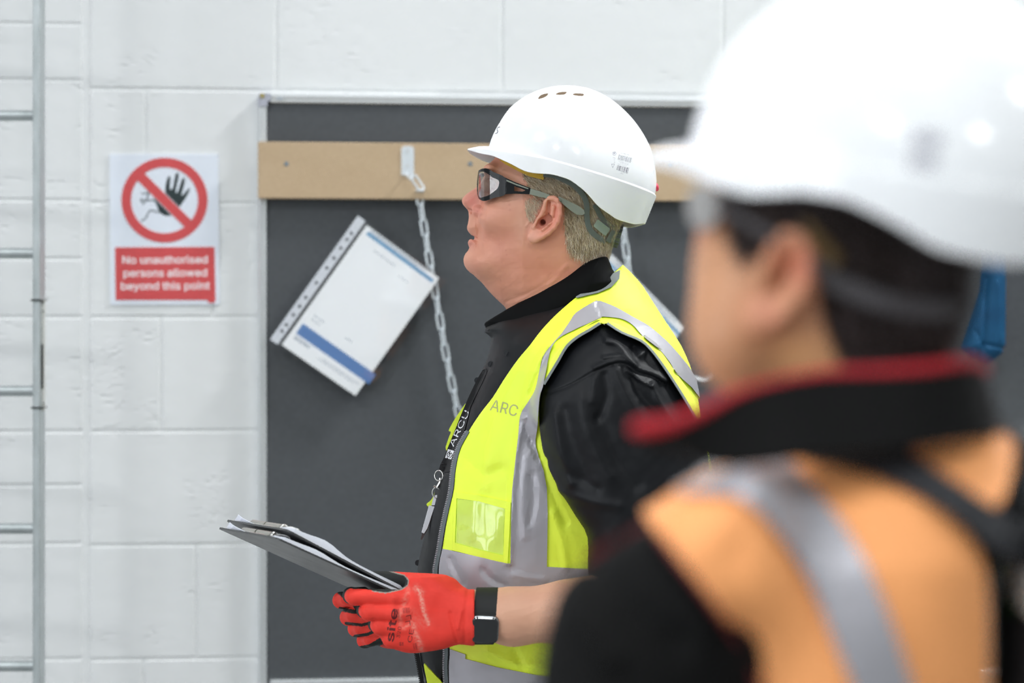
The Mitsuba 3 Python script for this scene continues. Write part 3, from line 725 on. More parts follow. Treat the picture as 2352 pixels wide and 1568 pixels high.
# body under the clothes: neck, trunk, arms, legs, one surface with the head
def arm_pts(s):
    return [np.array([q[0], D1 + s * (q[1] - D1), q[2]]) for q in (N(1405, 840, -.19), N(1480, 1350, -.212), N(1330, 1408, -.245), N(1108, 1414, -.235), N(1010, 1405, -.235))]
gb = Grid([-.35, D1 - .34, 0.0], [.45, D1 + .34, ZC + .06], .0125)
gbs = Grid.__new__(Grid); gbs.__dict__.update(gb.__dict__); gbs.Y = D1 - np.abs(gb.Y - D1)
bx = lambda px: (px - CX) / F * D1
fb = cap(gb, (bx(1330), D1, zz(640)), (bx(1340), D1, zz(760)), .055, .06)
fb = smin(fb, ell(gb, (bx(1340), D1, zz(1080)), (.135, .15, .26)), .05)
fb = smin(fb, ell(gb, (bx(1300), D1, zz(1480)), (.15, .125, .2)), .05)
for a, b, r0, r1 in (((bx(1310), .075, .86), (bx(1330), .11, .52), .062, .06), ((bx(1330), .11, .52), (bx(1345), .12, .10), .058, .042), ((bx(1345), .12, .07), (bx(1210), .13, .05), .045, .04)):
    fb = smin(fb, cap(gbs, (a[0], D1 - a[1], a[2]), (b[0], D1 - b[1], b[2]), r0, r1), .03)
fb = smin(fb, cap(gbs, N(1390, 830, -.08), N(1405, 870, -.17), .045, .04), .03)
fb = smin(fb, cap(gbs, N(1405, 875, -.18), N(1480, 1350, -.212), .042, .044), .02)
trunk = biggest(iso(gb, fb, 2))
ga = Grid(N(1560, 1520, -.33) * [0, 1, 1] + [N(1000, 0, 0)[0], 0, 0], N(1560, 1300, -.13) * [1, 0, 1] + [0, D1 - .12, 0], .004)
ap = arm_pts(1)
fa = cap(ga, ap[1], ap[2], .043, .046)
fa = smin(fa, cap(ga, ap[2] + [0, 0, .001], ap[3] + [.045, 0, 0], .0465, .0385), .02)
fa = smin(fa, cap(ga, ap[3] + [.045, 0, 0], ap[4], .0385, .030), .02)
fa = fa + .0012 * np.sin(ga.X * 60 + ga.Z * 25)
arm = biggest(iso(ga, fa, 2))
far_arm = m3.Manifold.batch_hull([m3.Manifold.sphere(r, 24).translate(tuple(p)) for p, r in ((N(1480, 1330, .235), .047), (N(1180, 1420, .14), .043))]) + \
          m3.Manifold.batch_hull([m3.Manifold.sphere(r, 24).translate(tuple(p)) for p, r in ((N(1180, 1420, .14), .043), (N(900, 1430, -.06), .034))])
body = to_man(trunk, 1e-3) + to_man(arm, 3e-4) + far_arm + to_man(head, 0)
body = to_tri(body)
px, py = pxy(body.vertices)
HAIRLINE = [(1196, 388), (1200, 408), (1212, 430), (1220, 446), (1232, 450), (1246, 450), (1262, 446), (1282, 452), (1294, 470), (1293, 500), (1297, 528), (1300, 556), (1306, 574), (1322, 586), (1345, 592), (1372, 594), (1394, 592), (1406, 574), (1430, 520), (1470, 400), (1300, 225), (1200, 260), (1180, 340)]
hairpoly = Polygon(spline(HAIRLINE, 3, True))
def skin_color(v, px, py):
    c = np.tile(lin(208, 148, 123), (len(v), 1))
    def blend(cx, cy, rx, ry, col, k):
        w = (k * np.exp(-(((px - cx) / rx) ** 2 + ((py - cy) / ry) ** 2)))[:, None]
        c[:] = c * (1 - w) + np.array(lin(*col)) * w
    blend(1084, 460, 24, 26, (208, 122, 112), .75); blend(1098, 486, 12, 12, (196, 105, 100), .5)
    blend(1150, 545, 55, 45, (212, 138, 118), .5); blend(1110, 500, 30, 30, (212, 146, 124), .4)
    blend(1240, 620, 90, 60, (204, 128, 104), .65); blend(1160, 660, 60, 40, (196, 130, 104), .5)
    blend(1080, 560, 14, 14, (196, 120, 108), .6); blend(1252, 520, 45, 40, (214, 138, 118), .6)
    blend(1283, 490, 14, 40, (220, 132, 116), .5); blend(1225, 545, 12, 12, (226, 162, 142), .6); blend(1247, 511, 12, 9, (150, 78, 66), .6)  # last blend: shade of the ear hollow painted in as darker red
    blend(1160, 385, 60, 26, (186, 132, 104), .55); blend(1205, 520, 24, 34, (206, 160, 138), .5)  # first blend: shade under the hat brim painted into the skin colour
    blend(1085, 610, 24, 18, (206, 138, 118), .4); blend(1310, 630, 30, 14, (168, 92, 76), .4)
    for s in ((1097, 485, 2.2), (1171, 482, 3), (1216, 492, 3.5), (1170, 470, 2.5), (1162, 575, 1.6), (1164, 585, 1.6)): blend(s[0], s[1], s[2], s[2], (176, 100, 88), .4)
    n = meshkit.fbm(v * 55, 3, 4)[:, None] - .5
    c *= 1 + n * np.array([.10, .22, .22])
    arm_ = (py > 1250)
    c[arm_] = np.array(lin(212, 160, 132)) * (1 + n[arm_] * np.array([.15, .25, .25]))
    under = shapely.contains_xy(hairpoly.buffer(-4), px, py) & ~shapely.contains_xy(Polygon(EAR).buffer(3), px, py) & (v[:, 2] > zz(700))
    c[under] = np.array(lin(156, 130, 106)) * (1 + n[under])
    return np.clip(c, 0, 1)
p_ = thing('person', 'man in yellow high visibility vest and black shirt, in profile, holding two clipboards', 'person')
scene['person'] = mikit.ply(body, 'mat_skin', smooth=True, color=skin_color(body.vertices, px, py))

# hair
rng = np.random.default_rng(5)
def strands(poly, cast, n, dirfn, D, Lr, cols, mirror=True, w=.00032, avoid=None, lift=.28):
    b = poly.bounds
    pts = np.stack([rng.uniform(b[0], b[2], n * 3), rng.uniform(b[1], b[3], n * 3)], 1)
    ok = shapely.contains_xy(poly, pts[:, 0], pts[:, 1])
    if avoid is not None: ok &= ~shapely.contains_xy(avoid, pts[:, 0], pts[:, 1])
    pts = pts[ok][:n]
    d = cast.depth(pts[:, 0], pts[:, 1])
    pts, d = pts[np.isfinite(d)], d[np.isfinite(d)]
    root = rays(pts[:, 0], pts[:, 1], d)
    _, _, ti = trimesh.proximity.closest_point(cast.m, root) if False else (None, None, cast.r.intersects_first(np.tile([0, 0, ZC], (len(root), 1)), root - [0, 0, ZC]))
    nr = cast.m.face_normals[ti]
    dp = dirfn(pts)
    dp = dp + rng.normal(0, .22, dp.shape)
    t = np.stack([dp[:, 0], np.zeros(len(dp)), -dp[:, 1]], 1)
    t = t - nr * (t * nr).sum(1, keepdims=True)
    t /= np.linalg.norm(t, axis=1, keepdims=True) + 1e-9
    L = rng.uniform(*Lr, len(root))[:, None]
    side = np.cross(t, nr)
    bend = rng.normal(0, .18, (len(root), 1))
    c0, c1 = root - nr * .0006, root + t * L * .5 + nr * (L * lift) + side * L * bend * .3
    c2 = root + t * L + nr * (L * lift * 1.15) + side * L * bend
    k = len(root)
    V, Fc = [], []
    ring = [side * w, nr * w * 1.2, -side * w]
    for ci, (c, s) in enumerate(((c0, 1.0), (c1, .9))):
        V += [c + r * s for r in ring]
    V += [c2]
    V = np.concatenate(V)
    I = np.arange(k)
    for a in range(3):
        b2 = (a + 1) % 3
        Fc += [np.stack([a * k + I, b2 * k + I, (3 + b2) * k + I], 1), np.stack([a * k + I, (3 + b2) * k + I, (3 + a) * k + I], 1), np.stack([(3 + a) * k + I, (3 + b2) * k + I, 6 * k + I], 1)]
    Fc = np.concatenate(Fc)
    col = np.tile(np.array(cols)[rng.integers(0, len(cols), k)] * rng.uniform(.75, 1.25, (k, 1)), (7, 1))
    if mirror:
        V2 = V.copy(); V2[:, 1] = 2 * D - V2[:, 1]
        Fc = np.vstack([Fc, Fc[:, ::-1] + len(V)]); V = np.vstack([V, V2]); col = np.vstack([col, col])
    return trimesh.Trimesh(V, Fc, process=False), np.clip(col, 0, 1)
def hair_dir(p):
    k = np.clip((p[:, 0] - 1230) / 90, 0, 1)[:, None]
    low = np.clip((p[:, 1] - 470) / 60, 0, 1)[:, None]
    a = np.array([.62, .55]) * (1 - low) + np.array([.10, 1.0]) * low
    return a * (1 - k * .3) + k * .3 * np.array([.15, 1.0])
hm, hc = strands(hairpoly.intersection(sbox(1190, 360, 1480, 620)), head_cast, 10500, hair_dir, D1, (.009, .016), [lin(184, 166, 138), lin(206, 190, 164), lin(150, 132, 104), lin(228, 218, 200)], avoid=Polygon(EAR).buffer(2), w=.00025)
SIDE = Polygon([(1206, 452), (1236, 452), (1246, 458), (1234, 480), (1222, 505), (1212, 500), (1205, 478)])
h2, c2 = strands(SIDE, head_cast, 420, lambda p: np.tile([[.35, .9]], (len(p), 1)), D1, (.006, .011), [lin(214, 200, 178), lin(190, 172, 150)], w=.00022)
hc = np.vstack([hc, c2]); hm = trimesh.Trimesh(np.vstack([hm.vertices, h2.vertices]), np.vstack([hm.faces, h2.faces + len(hm.vertices)]), process=False)
scene['person__hair'] = mikit.ply(hm, 'mat_hair', color=hc); tag('person__hair', 'short grey blond hair', kind='stuff')

# ---------------------------------------------------------------- shirt
TORSO = [(1116, 752), (1128, 775), (1123, 812), (1106, 852), (1091, 882), (1078, 918), (1063, 950), (1042, 1000), (1024, 1055), (1007, 1100), (991, 1160), (974, 1236), (962, 1290), (958, 1335), (957, 1400), (960, 1480), (967, 1525), (976, 1568), (985, 1680),
         (1600, 1680), (1615, 1400), (1632, 1200), (1618, 1050), (1597, 960), (1582, 872), (1552, 796), (1504, 728), (1448, 660), (1406, 622), (1390, 600), (1330, 620), (1230, 690)]
SLEEVE = [(1385, 746), (1356, 758), (1328, 775), (1301, 800), (1275, 838), (1252, 880), (1241, 912), (1237, 952), (1246, 1030), (1262, 1080), (1290, 1132), (1322, 1185), (1350, 1235), (1352, 1320), (1375, 1400), (1440, 1450), (1560, 1430), (1625, 1280), (1630, 1080), (1606, 975), (1580, 915), (1545, 865), (1496, 800), (1430, 762)]
g = Grid([q1([(930, 0)])[0, 0], D1 - .315, q1([(0, 1640)])[0, 1]], [q1([(1690, 0)])[0, 0], D1 + .315, q1([(0, 560)])[0, 1]], .0042)
gs = Grid.__new__(Grid); gs.__dict__.update(g.__dict__); gs.Y = D1 - np.abs(g.Y - D1)
W = np.interp(-g.z2, [-zz(y) for y in (600, 660, 710, 750, 790, 850, 1000, 1200, 1350, 1600)], [.068, .082, .118, .158, .185, .198, .190, .180, .172, .172]).astype(np.float32)
torso = puff(g, q1(spline(TORSO, 3, True)), W, .17, D1, 2.3, .03)
shl = q1(spline(SLEEVE, 3, True), -.215)
sleeve = puff(gs, shl, .082, .085, D1 - .205, 2.2, .02)
folds = [([(1252, 908), (1310, 884), (1365, 853), (1404, 838), (1433, 836), (1462, 855), (1494, 865), (1533, 886)], 3.4, -.0016),
         ([(1394, 782), (1418, 790), (1438, 812), (1456, 828)], 8, .0060), ([(1386, 821), (1410, 818), (1436, 818), (1460, 838)], 5, .0038), ([(1468, 816), (1490, 806), (1508, 835), (1528, 868)], 10, .0055), ([(1455, 800), (1462, 822)], 8, -.004),
         ([(1365, 844), (1404, 829), (1436, 827), (1470, 846), (1500, 856), (1530, 874)], 6, .0040), ([(1440, 850), (1470, 872), (1496, 886)], 5, .0042),
         ([(1388, 862), (1392, 910), (1372, 960)], 11, -.0045), ([(1366, 868), (1360, 920)], 9, .003), ([(1416, 850), (1438, 905), (1475, 970)], 12, .0050), ([(1452, 868), (1470, 905), (1520, 960)], 10, -.0055), ([(1500, 884), (1514, 920), (1548, 970)], 9, .006),
         ([(1300, 945), (1315, 1010), (1345, 1090)], 20, -.005), ([(1336, 920), (1356, 1000), (1400, 1090)], 20, .005), ([(1380, 960), (1410, 1040), (1460, 1110)], 18, -.005), ([(1275, 950), (1285, 1030), (1310, 1110)], 14, .004),
         ([(1262, 1060), (1310, 1090), (1370, 1120)], 12, -.003), ([(1290, 1132), (1350, 1150), (1420, 1160)], 12, .003)]
tfold = [([(1110, 955), (1085, 985), (1068, 1010)], 8, -.002), ([(1118, 850), (1105, 880), (1092, 920)], 7, -.0015), ([(1136, 800), (1120, 850), (1096, 900), (1075, 960), (1040, 1060)], 6, -.0012)]
shirt = torso - sculpt(g, tfold, -.08)[:, None, :]
shirt = smin(shirt, np.where(g.Y > D1, sleeve, 1.0), .012)
sh = biggest(iso(g, shirt, 2))
add('person__shirt', sh, 'mat_shirt', 'black long sleeved shirt', smooth=True)
gv = Grid(N(1640, 1470, -.20) * [0, 0, 1] + [N(1225, 0, -.215)[0], D1 - .30, 0], N(1650, 735, -.20) * [1, 0, 1] + [0, D1 - .112, 0], .0023)
fv = puff(gv, shl, .082, .085, D1 - .205, 2.2, .02) - sculpt(gv, folds, -.27)[:, None, :]
add('person__shirt__sleeve', biggest(iso(gv, fv, 3)), 'mat_shirt', 'creased black sleeve', smooth=True)
shirt_cast = Caster(sh, D1)

# collar
COL = [(1111, 742), (1111, 733), (1120, 720), (1166, 690), (1240, 645), (1300, 610), (1345, 580), (1380, 572), (1395, 590), (1406, 618), (1424, 645), (1400, 720), (1262, 800), (1160, 838), (1124, 820), (1134, 790), (1128, 768), (1117, 756)]
gc = Grid([q1([(1100, 0)])[0, 0], D1 - .10, q1([(0, 850)])[0, 1]], [q1([(1440, 0)])[0, 0], D1 + .10, q1([(0, 560)])[0, 1]], .0022)
cw = np.interp(gc.x2 + gc.z2 * 0, [bx(1110), bx(1180), bx(1260), bx(1420)], [.030, .062, .074, .078]).astype(np.float32)
fc = puff(gc, q1(COL), cw, .055, D1, 2.4)
l0 = q1([(1111, 741), (1166, 708), (1240, 669), (1300, 633.5), (1345, 602), (1380, 589.5), (1420, 580)], -.06)
top = np.interp(gc.x2, l0[:, 0], l0[:, 1]).astype(np.float32)
fc = smax(fc, (gc.z2 - top)[:, None, :] * .85, .003)
fc = fc - (-.0018 * np.exp(-(ldist(q1([(1325, 684), (1262, 742), (1205, 790), (1158, 838)], -.09), gc.x2, gc.z2) / .0016) ** 2))[:, None, :]
add('person__shirt__collar', biggest(iso(gc, fc, 2)), 'mat_collar', 'black stand-up collar', smooth=True)
def stud(cast, px, py, r, th=.0024):
    d = cast.filled(np.array([px]), np.array([py]))[0]
    m = cat([trimesh.creation.cylinder(r, th, sections=20), trimesh.creation.annulus(r * .72, r, th * 1.7, sections=20)] + [trimesh.creation.cylinder(r * .12, th * 1.4, sections=6).apply_translation([a * r * .3, b * r * .3, 0]) for a in (-1, 1) for b in (-1, 1)])
    m.apply_transform(T4().rotate([1, 0, 0], 90).matrix)
    m.apply_translation(P(px, py, d - .001))
    return m
for x, y in ((1127, 836), (1163, 811), (1096, 873), (960, 1292)):
    add('person__shirt__button', stud(shirt_cast, x, y, .0046), 'mat_button', smooth=30)

# ---------------------------------------------------------------- yellow vest
up = smax(sleeve, (zz(960) - g.Z) * .8, .03)
vb = smin(torso, up, .02)
vf = [([(1300, 740), (1250, 805), (1222, 870), (1200, 935)], 8, .0030), ([(1262, 806), (1238, 850), (1216, 905)], 8, -.0030), ([(1290, 705), (1240, 775), (1190, 850), (1150, 930)], 12, .0022), ([(1200, 960), (1186, 1040), (1176, 1150), (1170, 1290)], 8, .0050),
      ([(1130, 960), (1120, 1040), (1110, 1120)], 18, .003), ([(1075, 1060), (1110, 1090), (1150, 1080)], 14, -.003), ([(1222, 1010), (1236, 1040), (1262, 1120), (1300, 1200)], 9, -.0030), ([(1198, 968), (1222, 1020), (1236, 1050)], 7, -.003),
      ([(1208, 1050), (1200, 1140), (1206, 1230)], 10, .0025), ([(1222, 1090), (1226, 1150), (1216, 1200)], 8, -.0025), ([(1270, 1180), (1290, 1240), (1300, 1300)], 10, .003),
      ([(1034, 1290), (1050, 1320), (1062, 1345)], 8, -.0025), ([(1110, 1310), (1130, 1330), (1160, 1345)], 8, -.0025), ([(1180, 1320), (1250, 1330)], 9, .002), ([(1120, 1495), (1170, 1520), (1230, 1530)], 10, .004), ([(1180, 1490), (1200, 1530)], 8, -.0035),
      ([(1374, 694), (1386, 728)], 6, -.0025), ([(1366, 692), (1378, 728)], 6, .0025)]
vb = vb - sculpt(g, vf, -.18)[:, None, :]
lay = {k: to_man(iso(g, vb - k, 2), 2.5e-4) for k in (.002, .0075, .0105)}
vest_cast = Caster(iso(g, vb - .0075, 2), D1)
FRONT = [(1408, 628), (1394.5, 645), (1365, 660), (1341, 672), (1325, 681), (1278.6, 721), (1243, 758.6), (1216, 794), (1189, 826), (1159, 869), (1132, 912), (1106, 945.5), (1079, 986), (1058, 1028.6), (1047, 1077), (1042, 1125), (1031, 1173), (1023, 1216), (1016, 1260), (1010, 1288), (1008, 1318), (1010, 1360), (1022, 1430), (1033, 1490), (1031, 1530), (1033, 1600), (1034, 1639)]
HOLE = [(1386, 743), (1377.5, 742), (1356, 756), (1327, 773), (1302, 794.5), (1283, 826), (1268.5, 850), (1249, 882), (1240, 915), (1238, 955), (1246, 1010), (1290, 1055), (1390, 1085), (1500, 1075), (1590, 1010), (1599, 962), (1571, 913), (1545, 872), (1520.5, 836), (1496, 804), (1472, 782), (1428, 763), (1394.5, 742)]
FRONT = [tuple(p) for p in spline(FRONT, 3)]
HOLE0 = HOLE
HOLE = [tuple(p) for p in np.vstack([spline(HOLE[:16], 3), spline(HOLE[16:], 3)])]
full = Polygon(FRONT + [(1760, 1639), (1760, 600), (1440, 600)])
hole = Polygon(HOLE)
Y0, Y1 = D1 - .32, D1 + .32
P_full = vest_cast.xz(full.exterior.coords)
P_hole = vest_cast.xz(HOLE)
region = P_full.difference(P_hole)
def piece(poly, outer, inner): return to_tri((lay[outer] - lay[inner]) ^ prism(poly, Y0, Y1))
vk = 'person__vest'
add(vk, piece(region, .0075, .002), 'mat_hi_vis', 'yellow high visibility vest', smooth=40)
run = lambda *ls: [tuple(p) for l in ls for p in (spline(l, 3) if len(l) > 2 else l)]
S1 = run([(1373, 691.5), (1366, 691.5), (1324, 717), (1310, 736), (1290, 765), (1266, 792), (1247, 819), (1239, 850), (1229, 894), (1212, 924), (1195, 953), (1190, 1002), (1180, 1090), (1175, 1149), (1172.5, 1291), (1172.5, 1310)], [(1256, 1310), (1256, 1301), (1256, 1120), (1231, 1026), (1234, 982), (1239, 913), (1246, 890), (1252, 860), (1260, 820), (1268.5, 794.5), (1285, 775), (1317, 758), (1356, 739), (1380.5, 728)])
S2 = run([(1372, 691.5), (1380, 691.5), (1414, 705), (1453, 727), (1487, 746), (1511, 765), (1535, 787), (1559, 814), (1583.5, 845), (1596, 870), (1640, 960)], [(1640, 990), (1600, 905), (1569, 872), (1552, 855), (1537.5, 831), (1516, 804), (1499, 790), (1474.5, 770), (1453, 746), (1426, 731.5), (1387, 727), (1380, 728)])
S3 = [(1000, 1257), (1030, 1262), (1070, 1271), (1165, 1293), (1256, 1301), (1330, 1305), (1700, 1320), (1700, 1375), (1330, 1360), (1100, 1362), (1000, 1350)]
S4 = [(1010, 1482), (1034, 1490), (1069, 1502), (1069, 1512), (1140, 1531), (1230, 1549), (1330, 1560), (1700, 1560), (1700, 1605), (1300, 1610), (1010, 1600)]
for s in (S1, S2, S3, S4):
    add(vk + '__reflective_strip', piece(vest_cast.xz(s).intersection(region), .0105, .0062 if False else .0075), 'mat_reflective', 'grey reflective strip', smooth=40)
trim = [LineString(spline(HOLE0[1:8], 3)), LineString(spline(HOLE0[15:], 3))]
for tr, w in zip(trim, (6, 5)):
    b = tr.buffer(w / 2, cap_style='flat')
    for c in ((lay[.0105] - lay[.002]) ^ prism(vest_cast.xz(b.exterior.coords).intersection(P_full), Y0, Y1)).decompose():
        if c.volume() > 1e-7: add(vk + '__edge_binding', to_tri(c), 'mat_binding', 'grey edge binding', smooth=40)
add(vk + '__neck_binding', piece(vest_cast.xz([(1408, 627), (1396, 644), (1366, 658), (1341, 670), (1322, 681), (1325, 684), (1345, 679), (1374, 672), (1404, 659), (1422, 640), (1424, 620)]), .0105, .002), 'mat_binding', 'grey neck binding', smooth=40)
# badge pocket
out_ = Polygon([(1042, 1129), (1100, 1137), (1173, 1153), (1170, 1225), (1166, 1294), (1100, 1279), (1038, 1263)])
inn = Polygon([(1049, 1144), (1100, 1151), (1160, 1168), (1156, 1275), (1100, 1262), (1045, 1246)])
add(vk + '__pocket_frame', drape(out_.difference(inn), vest_cast, .0005, .0028, 4), 'mat_hi_vis', 'yellow pocket border', smooth=50)
add(vk + '__pocket_window', drape(inn.buffer(1), vest_cast, .0004, .0012, 4), 'mat_pvc', 'glossy clear pocket window', smooth=True)
tp = text_poly('ARC', 10)
tp = shapely.affinity.scale(tp, .98, 2.55, origin=(0, 0))
add(vk + '__lettering', drape(place_text(tp, (1124, 941), 14, 2.35, 0).intersection(full.buffer(-1)), vest_cast, .0006, 0, 3), 'mat_logo_grey', 'grey chest lettering')
# the far front panel, seen past the chest
def slab(pts, t, th, mat, key, lab=None, smooth=40):
    m = extrude(Polygon(spline(pts, 3, True)), th)
    m.vertices[:, 0], m.vertices[:, 2] = (m.vertices[:, 0] - CX) / F * (D1 + t), ZC - (m.vertices[:, 2] - CY) / F * (D1 + t)
    m.vertices[:, 1] += D1 + t
    m.faces = m.faces[:, ::-1]
    return add(key, m, mat, lab, smooth=smooth)
slab([(1074, 924), (1056, 945), (1040, 970), (1031, 988), (1036, 991), (1029, 1010), (1025, 1032), (1050, 1040), (1075, 1000), (1085, 950)], .03, .012, 'mat_hi_vis', vk + '__far_front_panel', 'edge of the far front panel')
slab([(980, 1157), (993, 1144), (1010, 1100), (1020, 1110), (1004, 1150), (990, 1163)], .03, .010, 'mat_hi_vis', vk + '__far_front_panel')
slab([(974, 1524), (984, 1532), (1000, 1548), (1018, 1568), (1030, 1600), (985, 1600), (982, 1568)], -.115, .010, 'mat_hi_vis', vk + '__far_front_panel')
# zip
zl = [(1074, 989), (1052, 1030), (1041, 1077), (1036, 1125), (1025, 1173), (1016, 1216), (1009, 1260), (1003, 1290), (1000, 1315), (1003, 1370), (1018, 1440), (1024, 1490), (1023, 1530), (1026, 1590)]
add(vk + '__zip', drape(band(zl, 9, 4), vest_cast, .0005, .002, 5), 'mat_zip', 'grey zip tape', smooth=40)
zs_ = LineString(spline([(x - 5, y + 1) for x, y in zl], 4))
tt = [zs_.interpolate(s) for s in np.arange(2, zs_.length, 4.2)]
dz = vest_cast.filled(np.array([q.x for q in tt]), np.array([q.y for q in tt]))
add(vk + '__zip__teeth', cat([cbox(.0030, .0035, .0014, .0004, P(q.x, q.y, d - .003)) for q, d in zip(tt, dz)]), 'mat_reflective', 'row of small zip teeth', kind='stuff')
zf = LineString(spline([(958, 1500), (964, 1530), (970, 1568), (974, 1600)], 4))
add(vk + '__zip', drape(zf.buffer(4.5, cap_style='flat'), lambda x, y: np.full(len(x), D1 - .05), 0, .004, 5), 'mat_lanyard', 'black zip edge of the far panel')
add(vk + '__zip_001__teeth', cat([cbox(.0032, .0035, .0014, .0004, P(q.x - 5, q.y, D1 - .052)) for q in (zf.interpolate(s) for s in np.arange(0, zf.length, 4.2))]), 'mat_lanyard', 'row of small zip teeth', kind='stuff')
# trousers and boots carry him to the floor
gt = Grid([bx(1330) - .24, D1 - .26, 0], [bx(1330) + .2, D1 + .26, 1.0], .012)
gts = Grid.__new__(Grid); gts.__dict__.update(gt.__dict__); gts.Y = D1 - np.abs(gt.Y - D1)
ft = ell(gt, (bx(1290), D1, .80), (.17, .155, .13))
ft = smin(ft, cap(gts, (bx(1310), D1 - .085, .76), (bx(1335), D1 - .115, .50), .095, .085), .03)
ft = smin(ft, cap(gts, (bx(1335), D1 - .115, .50), (bx(1345), D1 - .12, .09), .085, .072), .03)
add('person__trousers', biggest(iso(gt, np.maximum(ft, .06 - gt.Z), 2)), 'mat_trousers', 'dark work trousers', smooth=True)
for s in (-1, 1):
    bt_ = m3.Manifold.batch_hull([m3.Manifold.sphere(r, 24).translate((x, D1 + s * .125, z)) for x, z, r in ((bx(1345) + .02, .05, .05), (bx(1345), .11, .055), (bx(1230), .045, .045), (bx(1180), .035, .035))]).trim_by_plane((0, 0, 1), 0)
    add('person__boot', to_tri(bt_), 'mat_frame_black', 'black work boot', smooth=40)
# ---------------------------------------------------------------- hard hats
TILT = math.atan2(110, 383)
MP = D1 / F                                              # metres per picture pixel at the man's distance: the hats' drawing unit
def hat_frame(C, scale, tilt, yaw, D):
    """4 x 4 from hat axes (a forward, y to the wearer's right, h up, in drawing units) to the world; forward is -x for yaw = 0."""
    ct, st = math.cos(tilt), math.sin(tilt)
    R = np.array([[-ct, 0, st], [0, 1, 0], [st, 0, ct]]).astype(float)
    cy, sy = math.cos(yaw), math.sin(yaw)
    Rz = np.array([[cy, -sy, 0], [sy, cy, 0], [0, 0, 1]])
    M = np.eye(4); M[:3, :3] = Rz @ R @ np.diag(np.broadcast_to(scale, 3)); M[:3, 3] = P(C[0], C[1], D)
    return M
A0, AF, AB, AL, HH = 10.0, 190.0, 207.0, 158.0, 188.0
HF1 = hat_frame((1315, 392), MP, TILT, 0.0, D1)
def hat_shape(rim_pts, peak, ns=160):
    """(outer, inner strip) as one closed mesh in hat axes; rim_pts = (angle, h)."""
    th = np.linspace(-np.pi, np.pi, ns, endpoint=False)
    ra, rh = np.array(rim_pts).T
    hr = np.interp(np.abs(th), ra, rh)
    for _ in range(2): hr = (np.roll(hr, 1) + hr * 2 + np.roll(hr, -1)) / 4
    c, s = np.cos(th), np.sin(th)
    fr = np.clip((c + .35) / .7, 0, 1); fr = fr * fr * (3 - 2 * fr)
    A = AB + (AF - AB) * fr
    p = 1.72 + .36 * fr
    e = 4.5 - 1.5 * np.abs(s) + peak * np.clip((c - .30) / .70, 0, 1) ** 1.0
    droop = 15 * np.clip((c - .30) / .70, 0, 1) + 1.5
    rows = []
    def row(sc, add, h): rows.append(np.stack([A0 + (A * sc + add) * c, (AL * sc + add) * s, np.broadcast_to(h, th.shape)], 1))
    phi = np.linspace(np.pi / 2, 0, 30)[1:]
    apex_h = HH + 2.5
    for ph in phi:
        h = HH * math.sin(ph)
        sc = (1 - (h / HH) ** p) ** (1 / p)
        yl = np.abs(AL * sc * s)
        bump = 3.2 * (1 - np.clip((yl - 36) / 14, 0, 1) ** 2 * (3 - 2 * np.clip((yl - 36) / 14, 0, 1))) * np.clip((h - 62) / 35, 0, 1)
        groove = -2.2 * np.exp(-((yl - 58 - .10 * (HH - h)) / 10) ** 2) * np.clip((h - 75) / 40, 0, 1)
        k = 1 + (bump + groove) / 190
        rows.append(np.stack([A0 + A * sc * c * k, AL * sc * s * k, h * k], 1))
    row(1, 1.2, -1.0)
    row(1, e * .55, -1.6 - droop * .4)
    row(1, e - 1.2, -2.0 - droop)
    row(1, e, -3.6 - droop)
    lower = np.minimum(hr, -5.5 - droop)
    taper = np.clip((-lower - 25) / 60, 0, 1) * 9.0 * np.clip(-c + .2, 0, 1)
    row(1, e - taper * .5, (-3.6 - droop + lower) / 2)
    row(1, e - taper, lower + 1)
    row(1, e - taper - 1.5, lower)
    row(1, e - taper - 4.5, lower + .8)
    row(1, np.minimum(e - 5, -1) - taper * .6, np.maximum(lower * .55, -droop - 9))
    row(.962, 0, -2.0 - droop * .3)
    for ph in phi[::-1][2:]:
        h = HH * .957 * math.sin(ph)
        row((1 - (h / (HH * .957)) ** p) ** (1 / p) * .957, 0, h)
    V = np.vstack([[[A0, 0, apex_h]]] + rows + [[[A0, 0, HH * .957]]])
    Fc = []
    I = np.arange(ns); J = (I + 1) % ns
    Fc.append(np.stack([I * 0, 1 + I, 1 + J], 1))
    for k in range(len(rows) - 1):
        a, b = 1 + k * ns, 1 + (k + 1) * ns
        Fc += [np.stack([a + I, b + I, b + J], 1), np.stack([a + I, b + J, a + J], 1)]
    z = 1 + (len(rows) - 1) * ns
    Fc.append(np.stack([z + I, I * 0 + len(V) - 1, z + J], 1))
    return trimesh.Trimesh(V, np.vstack(Fc), process=False)
def near_rim(pts):
    out = []
    Mi = np.linalg.inv(HF1)
    for x, y in pts:
        lat = 0.1
        for _ in range(4):
            q = Mi @ np.r_[P(x, y, D1 - lat), 1]
            k = (q[0] - A0) / (AF if q[0] > A0 else AB)
            lat = AL * MP * math.sqrt(max(1 - k * k, 0))
        out.append((math.acos(np.clip(k, -1, 1)), q[2]))
    return sorted(out)
RIM = near_rim([(1137, 364), (1155, 366), (1187, 382), (1206, 394), (1221, 399), (1240, 399), (1270, 401), (1310, 413), (1345, 440), (1375, 475), (1420, 505), (1460, 516.5)])
RIM = [(0, -21.0)] + [r for r in RIM if r[0] > .3] + [(math.pi * .94, -73), (math.pi, -72)]
def place_m(m, M):
    m = m.copy(); m.apply_transform(M)
    v, f = m.vertices, m.faces
    if m.volume < 0: m.faces = f[:, ::-1]
    return m
t1 = thing('hard_hat', 'white hard hat with three vent slots worn by the man in the yellow vest', 'hard hat')
hat1 = place_m(hat_shape(RIM, 41.0), HF1)
add(t1 + '__shell', hat1, 'mat_helmet', smooth=38)
hat_cast = Caster(hat1, D1)
